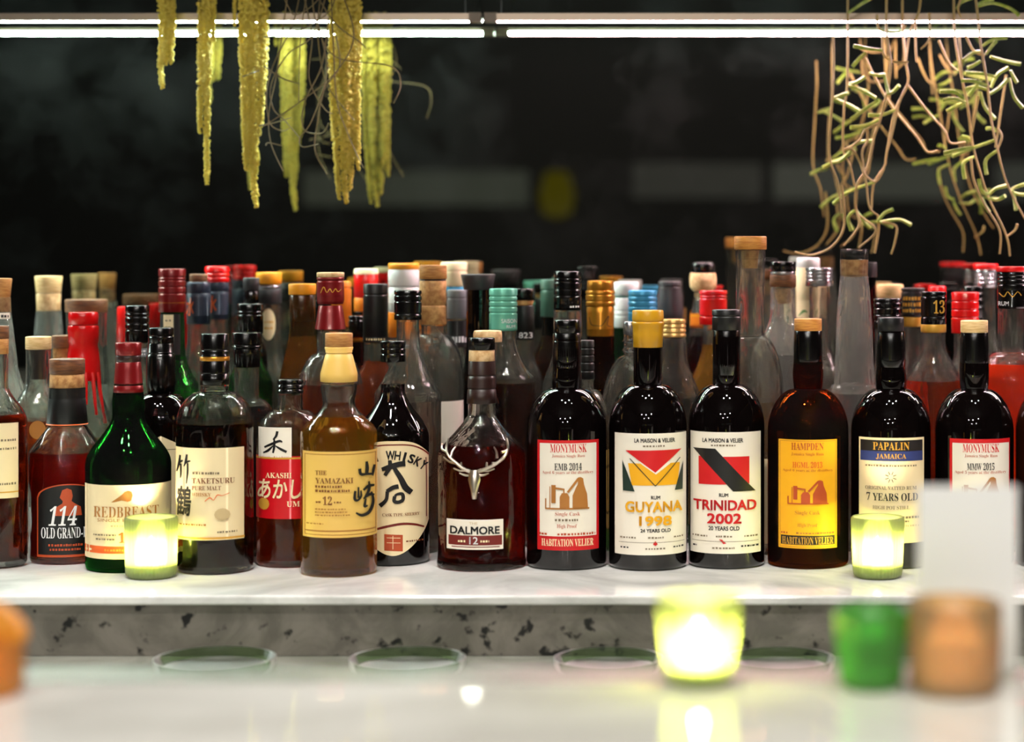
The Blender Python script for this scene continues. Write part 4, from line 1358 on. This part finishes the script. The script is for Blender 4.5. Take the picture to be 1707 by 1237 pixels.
bottle('white ceramic bottle with orange printed band and orange cap rim', 673, 25, 470, 600, 650, 36, Z=2.525, g='clear_glass', sh='s', liq=('water', 500),
       caps=[('cap_top', 'orange', [(25.5, 439), (26, 449)]), (C, 'white', [(26, 449), (26, 477)]), ('white_sleeve', 'white', [(25.5, 478), (25.5, 520)]), ('orange_band', 'label_orange', [(25.6, 520), (25.6, 562)])])
bottle('clear spirit bottle with black screw cap and long sloping shoulders', 680, 19, 533, 556, 655, 56, Z=2.35, sh='bell', caps=[(C, 'black', [(23, 484), (23, 533)], (492, 502, 523))], liq=('water', 668))
bottle('clear round shouldered bottle with tan wooden cap and tan sleeve', 722, 21, 540, 556, 636, 52, Z=2.432, sh='round', liq=('brown_drink', 668),
       caps=[('stopper', 'wood', [(23, 442), (23, 465)]), ('cap_ring', 'dark_brown', [(21.5, 465), (21.5, 468)]), (S_, 'cork', [(22.5, 468), (21.5, 512), (22, 541)], (509,))],
       labels=[dict(box=(690, 772, 666, 790), mat='label_white', hw=52, items=[])])
bottle('bottle with cream cap over a pale blue band at the very back', 757, 20, 480, 560, 640, 28, Z=2.57, sh='s', caps=[(C, 'cream', [(22, 437), (22, 477)], (452,)), ('blue_band', 'blue', [(20.5, 477), (20.5, 486)])])
bottle('bottle with grey capsule and black neck label between tan and tapered black caps', 762, 17, 530, 580, 640, 31, Z=2.495, sh='s', neck=[(18, 560)], caps=[(C, 'grey', [(17, 483), (17, 531)], (497,))],
       labels=[dict(name='neck_label', box=(746, 778, 534, 578), mat='label_black', hw=18.5, items=[('d', 750, 776, 560, 570, 'ink_white')])])
bottle('black bottle with wide tapered black stopper', 797, 20, 483, 570, 640, 26, Z=2.455, g='black_glass', sh='s', caps=[('stopper', 'charcoal', [(29, 457), (24, 483)])])
bottle('bottle with rounded cork cap directly behind the antlered whisky', 813, 13, 572, 640, 690, 26, Z=2.326, g='black_glass', sh='s', caps=[('stopper', 'cork_pale', [(23, 551), (24, 556), (24, 570)]), (S_, 'dark_brown', [(14, 571), (13, 600), (14, 640)])])
bottle('clear rum bottle with mint green grooved capsule', 839, 22, 548, 566, 630, 53, Z=2.392, sh='bell', liq=('brown_drink', 637), name='rum_bottle', caps=[(C, 'mint', [(23.5, 481), (23.5, 551)], (494, 502, 511, 521))],
       labels=[dict(name='printed_mark', box=(820, 861, 528, 548), mat='mint', hw=23.6, items=[T('SAISON', 836, 861, 531, 538, 'ink_white', 'b'), T('RUM', 844, 858, 541, 546, 'ink_white', 'b')])])
bottle('clear bottle with black cap, orange cork and black sleeve reading 1823', 873, 18, 565, 590, 640, 33, Z=2.475, sh='s', caps=[(C, 'black', [(19, 481), (19, 500)]), ('cork_band', 'cork', [(17, 500), (15, 509)]), (S_, 'label_black', [(17, 509), (18.5, 566)])],
       labels=[dict(name='printed_mark', box=(858, 890, 552, 564), mat='label_black', hw=18.8, items=[T('1823', 860, 887, 553.5, 563, 'ink_white', 's')])])
bottle('olive bottle with plain dark green capsule left of the black screw cap', 921, 18, 528, 550, 620, 38, Z=2.535, g='olive_glass', sh='s', liq=('whisky', 560), caps=[(C, 'dark_green', [(20, 466), (20, 528)], (484,))])
bottle('clear bottle with tall grooved black screw cap rising above the EMB label', 946, 23, 516, 580, 650, 42, Z=2.41, sh='s', neck=[(24, 540)], caps=[(C, 'black', [(23, 452), (23, 517)], (464, 470, 482, 493))], liq=('water', 600),
       labels=[dict(name='printed_mark', box=(926, 967, 507, 513), mat='black', hw=23.2, items=[('d', 950, 966, 509, 512, 'ink_white')])])
bottle('small clear bottle with dark olive banded sleeve behind the red bordered label', 978, 12, 630, 648, 700, 37, Z=2.335, sh='round', caps=[(C, 'label_black', [(12.5, 567), (13, 632)], (580, 592, 604, 618))])
bottle('brown bottle with golden ringed capsule and black signature', 1001, 22, 560, 590, 660, 39, Z=2.475, g='brown_glass', sh='s', liq=('dark_whisky', 590), neck=[(23, 585)], caps=[(C, 'gold', [(22, 468), (22.5, 484)]), ('cap_ring', 'gold', [(24.5, 484), (24.5, 510)], (491, 502)), (S_, 'gold', [(23, 510), (22.5, 560)])],
       labels=[dict(name='printed_mark', box=(980, 1022, 520, 548), mat='gold', hw=23.2, items=[('l', [(983, 528, 1), (986, 540, 1.2), (994, 542, 1.2), (1004, 541, 1), (1014, 526, 1.2), (1012, 541, 1), (1019, 544, 1)], 'ink_black')])])
bottle('green bottle with white capsule behind the golden and blue caps', 1044, 20, 545, 580, 640, 32, Z=2.565, g='green_glass', sh='s', liq=('water', 600), caps=[(C, 'white', [(21, 470), (21, 492)]), ('cap_ring', 'dark_green', [(20.6, 492), (20.6, 496)]), (S_, 'white', [(21, 496), (21, 546)], (518, 526))])
bottle('clear bottle with round glass shoulders and ringed neck behind the triangle label', 1050, 10, 556, 592, 690, 48, Z=2.37, sh='round', neck=[(10, 566), (13, 569), (10, 572), (10, 580), (13, 584), (10, 588)], caps=[('stopper', 'silver', [(11, 536), (11, 558)])],
       labels=[dict(name='label', box=(1006, 1098, 745, 876), mat='label_tan', items=[('d', 1012, 1090, 770, 776, 'ink_black'), ('d', 1012, 1090, 846, 852, 'ink_black')]), dict(name='lower_label', box=(1006, 1098, 878, 918), mat='label_green', items=[])])
bottle('clear bottle with metallic blue grooved capsule', 1071, 21, 540, 570, 640, 33, Z=2.495, sh='s', caps=[(C, 'blue', [(24, 484), (24, 545)], (494, 502, 511, 520))])
bottle('bottle with fat charcoal ribbed capsule right of the blue cap', 1117, 20, 540, 580, 640, 34, Z=2.555, g='brown_glass', sh='s', caps=[(C, 'charcoal', [(20, 469), (20, 486), (22, 495), (21.5, 512), (22.5, 520), (21, 545)], (478,))])
bottle('clear bottle with gold screw ring between the two white labelled rum bottles', 1123, 20, 562, 590, 672, 46, Z=2.43, sh='s', neck=[(22, 575)], liq=('water', 662), caps=[(C, 'pale_gold', [(20, 532), (20.5, 562)], (540, 547, 555))])
bottle('amber bottle with black topped glass stopper and orange neck label', 1172, 14, 484, 548, 620, 35, Z=2.59, sh='s', neck=[(15, 498), (19, 520), (23, 540)], liq=('dark_whisky', 560), cork=('cork_pale', [(11, 488), (10, 500)]),
       caps=[('cap_top', 'black', [(20, 438), (21, 444), (20, 455)]), ('stopper', 'cork_pale', [(21, 455), (22.5, 465), (22, 478), (17, 485)])],
       labels=[dict(name='neck_label', box=(1151, 1194, 522, 546), mat='label_orange', hw=22.5, items=[('r', 1152, 1193, 525, 527, 'ink_yellow')])])
bottle('clear bottle with bright red screw cap behind the black barred label', 1189, 17, 540, 570, 660, 42, Z=2.495, sh='s', neck=[(18, 558)], liq=('pale_gold_drink', 574), caps=[(C, 'bright_red', [(23, 484), (23, 541)], (492, 497, 527))])
def coil(b, root):
    pass
bottle('tall clear bottle with thick wooden stopper, tallest of the right half', 1251, 25, 414, 560, 655, 55, Z=2.345, sh='round', neck=[(25, 432), (24, 440), (24, 540), (25, 556)], liq=('water', 668), cork=('cork', [(14, 417), (12, 447)]), caps=[('stopper', 'wood_orange', [(27, 394), (27, 416)])],
       labels=[dict(name='label', box=(1202, 1300, 760, 900), mat='label_cream', items=[])])
bottle('clear bottle with black and brown banded stopper beside the tall wooden stopper', 1305, 20, 478, 520, 600, 46, Z=2.42, g='cloudy_glass', sh='s', neck=[(21, 488), (20, 496), (21, 512)], liq=('water', 590), cork=('cork', [(12, 480), (11, 506)]),
       caps=[('cap_top', 'black', [(22, 436), (22, 452)]), ('cap_ring', 'silver', [(21, 452), (21, 458)]), ('stopper', 'wood_brown', [(22, 458), (22, 478)])])
bottle('bottle with white cap and cream sleeve printed with green leaves', 1347, 19, 520, 580, 640, 34, Z=2.545, sh='s', caps=[(C, 'white', [(19, 430), (20, 446)]), (S_, 'label_cream', [(20, 446), (20, 530)])],
       labels=[dict(name='printed_leaves', box=(1329, 1365, 500, 530), mat='label_cream', hw=20.3, items=[('l', [(1332, 526, 1), (1340, 518, 4), (1346, 520, 1)], 'label_green'), ('l', [(1348, 528, 1), (1354, 520, 5), (1362, 516, 1)], 'label_green')])])
bottle('clear bottle with silver screw cap and slender neck', 1366, 17, 476, 575, 640, 43, Z=2.475, sh='s', neck=[(17, 530), (20, 570)], liq=('water', 600), caps=[(C, 'silver', [(23, 446), (23, 477)], (453, 459, 465))])
bottle('clear flared bottle with square glass stopper holding a fat cork', 1424, 23, 458, 640, 668, 44, Z=2.365, g='cloudy_glass', sh='round', neck=[(25, 475), (30, 540), (32, 600), (34, 636)], liq=('water', 655), cork=('cork', [(17, 433), (15, 462)]),
       caps=[('black_disc', 'black', [(19, 418), (19, 432)]), ('glass_stopper', 'clear_glass', [(23.5, 415), (23.5, 459)])])
bottle('slim bottle with dark grey cap behind the fat cork stopper', 1446, 14, 460, 520, 600, 28, Z=2.495, g='black_glass', sh='s', caps=[(C, 'charcoal', [(16, 437), (16, 462)])])
bottle('frosted bottle with cream wooden cap above the navy banded label', 1484, 20, 494, 560, 640, 32, Z=2.565, g='cloudy_glass', sh='s', liq=('water', 500), caps=[('stopper', 'wood_pale', [(22, 474), (22, 496)])])
bottle('amber bottle with grooved black capsule rising behind the navy banded label', 1480, 22, 545, 600, 680, 46, Z=2.42, sh='s', liq=('whisky', 640), caps=[(C, 'black', [(24, 497), (24, 548)], (504, 513, 524, 534))])
bottle('jar shaped bottle with black sleeve covered in gold lettering', 1522, 18, 540, 570, 640, 37, Z=2.5, sh='s', caps=[(C, 'label_black', [(20, 480), (20, 528)], (486,)), ('gold_band', 'ink_gold', [(19.6, 528), (19.6, 544)])],
       labels=[dict(name='printed_mark', box=(1504, 1540, 492, 524), mat='label_black', hw=20.3, items=[('d', 1506, 1538, 494, 500, 'ink_gold'), ('d', 1506, 1538, 503, 510, 'ink_gold'), ('d', 1506, 1538, 514, 520, 'ink_gold')])])
bottle('clear amber bottle with black screw cap and gold band', 1556, 20, 552, 572, 650, 52, Z=2.362, sh='s', liq=('whisky', 634), caps=[(C, 'black', [(21, 486), (21, 541)], (494, 502, 528)), ('gold_band', 'ink_gold', [(21.3, 540), (21.3, 554)])],
       labels=[dict(name='printed_mark', box=(1538, 1575, 498, 524), mat='black', hw=21.3, items=[T('13', 1556, 1574, 500, 522, 'ink_gold', 'f')])])
bottle('bottle with plain red cap peeping over the gold banded screw cap', 1562, 13, 500, 560, 620, 27, Z=2.57, g='brown_glass', sh='s', caps=[(C, 'bright_red', [(15, 477), (15, 503)])])
bottle('orange rum bottle with red screw capsule left of the pale wooden stopper', 1609, 19, 554, 585, 668, 48, Z=2.432, sh='s', liq=('red_rum', 646), name='rum_bottle', caps=[(C, 'bright_red', [(23, 487), (23, 555)], (502, 516, 529))])
bottle('bottle with dark green rimmed cap behind the red screw capsule', 1622, 16, 500, 560, 620, 30, Z=2.515, g='dark_green_glass', sh='s', caps=[(C, 'black', [(18, 477), (18, 530)], (488, 498, 510))])
bottle('clear bottle with red topped silver ribbed cap at the back right', 1643, 17, 478, 540, 620, 30, Z=2.59, sh='s', liq=('water', 500), caps=[('cap_top', 'bright_red', [(21, 440), (21, 449)]), (C, 'silver', [(19, 449), (19, 479)], (456, 462, 469))])
bottle('clear bottle of orange red rum with red rimmed black capsule at the right edge', 1687, 24, 512, 585, 640, 60, Z=2.372, sh='round', liq=('red_rum', 606), name='rum_bottle', neck=[(24, 560)], caps=[('cap_top', 'bright_red', [(26, 444), (26.5, 453)]), (C, 'black', [(25, 453), (25, 514)], (460, 466, 474))],
       labels=[dict(name='printed_mark', box=(1664, 1710, 484, 511), mat='black', hw=25.2, items=[('l', [(1666, 488, 1), (1674, 494, 1.4), (1680, 486, 1), (1688, 494, 1.4), (1696, 486, 1), (1702, 492, 1)], 'ink_gold'), T('RUM', 1665, 1682, 502, 509, 'ink_white', 'b')])])

# ------------------------------------------------------------------ hanging plants
def plant_mat(name, col, col2, scale, through):
    m, nt, out = new_mat(name)
    tc = nt.nodes.new('ShaderNodeTexCoord')
    no = nt.nodes.new('ShaderNodeTexNoise')
    no.inputs['Scale'].default_value = scale
    mx = nt.nodes.new('ShaderNodeMix')
    mx.data_type = 'RGBA'
    mx.inputs[6].default_value = lin(col)
    mx.inputs[7].default_value = lin(col2)
    nt.links.new(tc.outputs['Object'], no.inputs[0])
    nt.links.new(no.outputs[0], mx.inputs[0])
    d = nt.nodes.new('ShaderNodeBsdfPrincipled')
    d.inputs['Roughness'].default_value = 0.6
    t = nt.nodes.new('ShaderNodeBsdfTranslucent')
    ms = nt.nodes.new('ShaderNodeMixShader')
    ms.inputs[0].default_value = through
    nt.links.new(mx.outputs[2], d.inputs['Base Color'])
    nt.links.new(mx.outputs[2], t.inputs['Color'])
    nt.links.new(d.outputs[0], ms.inputs[1])
    nt.links.new(t.outputs[0], ms.inputs[2])
    nt.links.new(ms.outputs[0], out.inputs[0])
    MATS[name] = m
plant_mat('amaranth', (222, 200, 56), (248, 232, 130), 260, 0.45)
ICO = None
def ico():
    global ICO
    if ICO is None:
        bm = bmesh.new()
        bmesh.ops.create_icosphere(bm, subdivisions=1, radius=1.0)
        ICO = ([tuple(v.co) for v in bm.verts], [tuple(v.index for v in f.verts) for f in bm.faces])
        bm.free()
    return ICO

def strand(root, pts, w0, w1, Z, rnd, name='flower_strand'):
    """knobbly hanging flower strand through photograph points"""
    iv, if_ = ico()
    path = smooth_path([at(x, y, Z + dz) - root.location for x, y, dz in pts], 8)
    mb = MB()
    k = Z / F
    acc = 0.0
    L = [0]
    for a, b in zip(path, path[1:]):
        L.append(L[-1] + (Vector(b) - Vector(a)).length)
    total = L[-1]
    s = 0.0
    i = 0
    while s < total:
        while L[i + 1] < s:
            i += 1
        t = (s - L[i]) / max(L[i + 1] - L[i], 1e-9)
        p = Vector(path[i]).lerp(Vector(path[i + 1]), t)
        w = (w0 + (w1 - w0) * (s / total) ** 1.6) * k
        if s > total * 0.96:
            w *= 0.7
        for q in range(6):
            a = rnd.uniform(0, 2 * math.pi)
            rr = w * rnd.uniform(0.35, 0.72)
            sz = w * rnd.uniform(0.18, 0.34) + 0.0005
            c = p + Vector((math.cos(a) * rr, math.sin(a) * rr, rnd.uniform(-1, 1) * 0.0012))
            n = len(mb.v)
            mb.v += [(c.x + v[0] * sz, c.y + v[1] * sz, c.z + v[2] * sz * 1.1) for v in iv]
            mb.f += [tuple(j + n for j in f) for f in if_]
        s += max(w * 0.42, 0.0016)
    return mb.build(name, MATS['amaranth'], root)

def tassel(cx, Z, strands, label, seed):
    rnd = random.Random(seed)
    root = empty('amaranth_tassel', at(cx, -12, Z), label, 'hanging plant', 'hanging amaranth tassels')
    for s in strands:
        strand(root, s[0], s[1], s[2], Z, rnd)
    return root
PT = -12
ZT = 2.515
tassel(277, ZT, [([(268, PT, 0), (270, 60, .004), (268, 110, 0), (271, 148, 0)], 8, 5), ([(278, PT, 0), (277, 60, -.004), (276, 108, 0)], 8, 5), ([(288, PT, .004), (287, 60, 0), (285, 106, 0)], 7, 5), ([(279, PT, .01), (280, 50, .01), (279, 92, .006)], 8, 5)],
       'short pale green amaranth tassel, leftmost on the light bar', 1)
tassel(343, ZT, [([(336, PT, 0), (335, 60, 0), (334, 140, 0), (333, 222, 0)], 8, 5), ([(349, PT, 0), (347, 80, -.004), (345, 200, 0), (345, 306, 0)], 8, 6), ([(343, PT, .006), (341, 60, .006), (340, 160, .004)], 8, 5), ([(357, PT, 0), (356, 30, 0), (356, 70, 0)], 5, 4)],
       'long thin amaranth tassel with one beaded strand, second from left', 2)
tassel(420, ZT, [([(391, PT, 0), (391, 0, 0), (391, 42, 0)], 4, 3), ([(404, PT, 0), (405, 90, 0), (407, 180, 0), (410, 284, 0)], 9, 5), ([(413, PT, -.004), (414, 90, -.006), (416, 200, 0), (422, 290, 0), (428, 344, 0)], 10, 7),
                 ([(424, PT, -.006), (425, 80, -.008), (425, 180, -.003), (427, 290, 0)], 10, 6), ([(436, PT, -.002), (437, 80, -.002), (436, 160, 0), (432, 225, 0)], 10, 6), ([(441, PT, .006), (442, 60, .006), (440, 150, .004)], 9, 5),
                 ([(418, PT, .01), (420, 120, .01), (418, 240, .008)], 10, 6)],
       'thick olive amaranth tassel with long curling tip, third from left', 3)
tassel(575, ZT, [([(555, PT, 0), (554, 80, 0), (556, 180, 0), (563, 300, 0), (566, 332, 0)], 9, 5), ([(566, PT, -.006), (566, 90, -.008), (569, 200, -.004), (574, 300, 0), (578, 340, 0)], 10, 6), ([(577, PT, -.008), (578, 90, -.01), (579, 190, -.005), (580, 290, 0)], 11, 6),
                 ([(588, PT, -.003), (589, 90, -.004), (588, 180, 0), (584, 318, 0)], 10, 5), ([(597, PT, 0), (597, 80, 0), (596, 180, 0), (597, 285, 0)], 8, 5), ([(572, PT, .008), (572, 120, .01), (572, 262, .006)], 11, 6), ([(590, PT, .008), (591, 100, .008), (591, 262, .006)], 10, 6)],
       'broad olive amaranth tassel, rightmost beside the dark glass', 4)

pmat('dry_stem', (112, 96, 62), 0.6)
pmat('vine_stem', (158, 134, 78), 0.55)
pmat('vine_leaf', (124, 150, 46), 0.45, grain=((168, 178, 84), (120, 120, 120)))
t = empty('air_plant', at(525, -12, 2.47), 'wispy dry air plant of curling thin stems between two olive tassels', 'hanging plant')
WISP = [[(500, PT), (488, 40), (455, 110), (444, 160), (450, 205), (470, 218), (482, 214)], [(545, PT), (520, 60), (480, 90), (452, 140), (455, 180), (474, 200), (500, 230)], [(470, PT), (480, 10), (492, 25), (520, 10), (545, -20)],
        [(512, PT), (505, 30), (500, 80), (498, 170)], [(560, PT), (548, 20), (500, 50), (440, 62)], [(570, PT), (590, 60), (560, 120), (500, 170), (440, 210)], [(552, PT), (556, 80), (562, 170), (585, 235), (606, 280)],
        [(480, PT), (470, 60), (460, 130), (448, 190), (452, 240), (472, 285)], [(440, 110), (470, 130), (500, 140)], [(535, PT), (530, 60), (545, 140), (590, 200)], [(505, PT), (520, 60), (515, 130), (540, 180), (556, 190)],
        [(525, PT), (560, 40), (600, 70), (610, 80)], [(530, 40), (545, 120), (520, 200), (500, 230), (505, 245), (530, 240)], [(404, 128), (420, 122), (432, 118)], [(443, 242), (448, 238), (470, 243)], [(432, 210), (456, 205), (486, 196)],
        [(560, 60), (566, 110), (540, 150), (530, 200), (525, 250), (545, 290)], [(548, 30), (536, 110), (508, 170), (506, 215), (536, 222), (548, 205)], [(520, PT), (528, 40), (560, 95), (650, 110), (668, 140), (656, 172)]]
rnd = random.Random(9)
for w in WISP:
    zoff = rnd.uniform(-0.03, 0.02)
    pts = smooth_path([at(x, y, 2.482 + zoff + rnd.uniform(-.006, .006)) - t.location for x, y in w], 6)
    v, f = tube_geo(pts, 0.00085, 0.0006, 5)
    mesh_obj('stem', v, f, MATS['dry_stem'], t)

def vine(origin, Z, stems, leaves, label, seed):
    rnd = random.Random(seed)
    c = lambda p: (1300 + p[0] * 0.3558, p[1] * 0.3558)
    root = empty('hanging_vine', at(origin, -12, Z), label, 'hanging plant', 'hanging vines')
    for s in stems:
        d0 = rnd.uniform(-0.03, 0.02)
        pts = smooth_path([at(*c(p), Z + d0 + rnd.uniform(-.004, .004)) - root.location for p in s], 6)
        v, f = tube_geo(pts, 0.0016, 0.0011, 6)
        mesh_obj('stem', v, f, MATS['vine_stem'], root)
    for s in leaves:
        d0 = rnd.uniform(-0.03, 0.02)
        pts = smooth_path([at(*c(p), Z + d0 + rnd.uniform(-.004, .004)) - root.location for p in s], 6)
        n = len(pts)
        v, f = tube_geo(pts, 0.0017, 0.0024, 7)
        mesh_obj('leaf', v, f, MATS['vine_leaf'], root)
    return root
ST1 = [[(318, -30), (318, 60), (316, 390), (300, 520), (298, 700), (330, 780), (350, 870)], [(575, -30), (575, 100), (590, 290), (600, 390), (540, 520), (500, 720), (490, 780), (440, 860), (430, 980)],
       [(500, -30), (500, 150), (520, 300), (500, 440), (470, 560), (440, 650), (410, 780), (360, 870), (360, 990), (440, 1060), (440, 1100), (370, 1160)], [(600, 400), (690, 520), (770, 610), (800, 670), (870, 665)],
       [(400, 270), (470, 410), (540, 520), (640, 640), (690, 710), (740, 705)], [(300, 700), (340, 700), (375, 760), (400, 820), (450, 850), (490, 790)], [(290, 870), (302, 1050), (250, 1150), (150, 1195), (70, 1180)],
       [(360, 990), (370, 1060), (300, 1150)], [(460, 1010), (462, 1080), (445, 1185)], [(480, 1040), (545, 1060), (540, 1130), (522, 1190)], [(600, 390), (560, 480), (530, 610), (500, 720)], [(480, 170), (490, 260), (540, 290), (600, 290)],
       [(660, -30), (650, 60), (610, 150), (590, 290)], [(700, 60), (700, 180), (660, 230)], [(635, 100), (636, 200), (640, 290)], [(460, 580), (400, 610), (370, 660), (300, 710)], [(410, 600), (410, 660), (385, 720), (405, 860), (420, 970), (460, 1010)],
       [(455, 70), (470, 140), (560, 150), (590, 120)], [(250, 170), (252, 300), (246, 460), (232, 720), (270, 850), (290, 1000)]]
LF1 = [[(465, 560), (400, 588), (330, 596)], [(450, 850), (320, 900), (250, 955)], [(330, 720), (260, 755), (200, 785)], [(400, 250), (380, 265), (340, 312)], [(480, 235), (410, 228), (345, 215)], [(540, 515), (480, 538), (415, 540)], [(460, 470), (400, 510), (335, 558)],
       [(316, 395), (360, 385), (400, 360)], [(320, 400), (390, 425), (450, 460)], [(246, 460), (290, 445), (320, 435)], [(250, 460), (320, 490), (380, 525)], [(460, 1035), (490, 1000), (532, 980)], [(470, 1040), (560, 1030), (615, 1055)], [(455, 1035), (500, 1050), (530, 1062)],
       [(350, 985), (320, 1020), (335, 1080)], [(310, 705), (370, 668), (432, 660)], [(360, 990), (390, 1030), (420, 1070)], [(420, 340), (450, 352), (490, 350)], [(320, 60), (380, 20), (430, -10)], [(500, 440), (530, 430), (560, 400)], [(490, 350), (500, 400), (510, 440)], [(240, 760), (280, 755), (330, 715)]]
vine(1440, 2.502, ST1, LF1, 'tangled hanging vine with tan stems and green stick leaves, left of the two', 5)
ST2 = [[(815, -30), (820, 170), (850, 350), (880, 500), (900, 660), (930, 780), (980, 930), (1060, 1100), (1078, 1200)], [(915, -30), (930, 100), (940, 200), (970, 380), (990, 560), (1020, 700), (1060, 850), (1140, 1010), (1180, 1060)], [(1060, 350), (1030, 560), (1010, 690)],
       [(895, 740), (910, 850), (960, 960), (1030, 1080), (1030, 1190)], [(930, 450), (900, 620)], [(1112, 1050), (1100, 1080), (1060, 1110)], [(745, 190), (790, 290), (830, 330)], [(870, 165), (910, 240), (960, 260)], [(840, 170), (850, 300), (852, 360)], [(1020, 600), (1040, 640), (1020, 700)],
       [(860, -40), (835, 40), (850, 80)]]
LF2 = [[(860, 465), (820, 432), (750, 430)], [(870, 480), (820, 462), (765, 470)], [(860, 480), (820, 500), (782, 522)], [(940, 240), (900, 250), (858, 285)], [(950, 215), (1000, 185), (1062, 176)], [(965, 255), (990, 220), (1015, 190)], [(985, 265), (1050, 285), (1128, 302)], [(940, 285), (910, 305), (880, 318)],
       [(970, 400), (910, 380), (850, 378)], [(975, 420), (920, 408), (870, 418)], [(1010, 360), (940, 345), (870, 342)], [(990, 410), (1020, 350), (1070, 318)], [(985, 440), (1030, 410), (1068, 370)], [(1075, 365), (1095, 450), (1138, 505)], [(1080, 330), (1095, 360), (1112, 388)], [(945, 370), (915, 410), (885, 450)],
       [(940, 430), (960, 500), (1008, 558)], [(900, 690), (850, 700), (768, 718)], [(1010, 655), (900, 695), (808, 732)], [(910, 735), (860, 765), (866, 838)], [(892, 660), (880, 645), (853, 640)], [(1010, 620), (1000, 602), (968, 602)], [(1018, 706), (965, 750), (968, 818)], [(975, 910), (945, 890), (932, 838)],
       [(980, 912), (1010, 885), (1062, 870)], [(980, 930), (1020, 935), (1056, 918)], [(945, 925), (960, 960), (982, 994)], [(1080, 890), (1110, 875), (1150, 862)], [(1090, 900), (1120, 910), (1150, 912)], [(1088, 890), (1098, 930), (1106, 984)], [(830, 40), (850, 10), (900, -10)], [(930, 30), (1000, 15), (1080, 40), (1120, 72)],
       [(930, 20), (960, 5), (1000, -5)]]
vine(1640, 2.502, ST2, LF2, 'hanging vine with two long trailing stems near the right edge', 6)

# dark rail above the picture carries the plants and light bars and hangs from the ceiling
zr = at(0, -13, 2.60).z + 0.02
mb = MB().box(-2.2, 2.2, 2.46, 2.58, zr, zr + 0.012)
for x in (-1.6, 1.6):
    mb.add(tube_geo([(x, 2.53, zr + 0.012), (x, 2.53, CEIL_Z)], 0.004, sides=8))
struct('trim_1', mb, M('charcoal'))
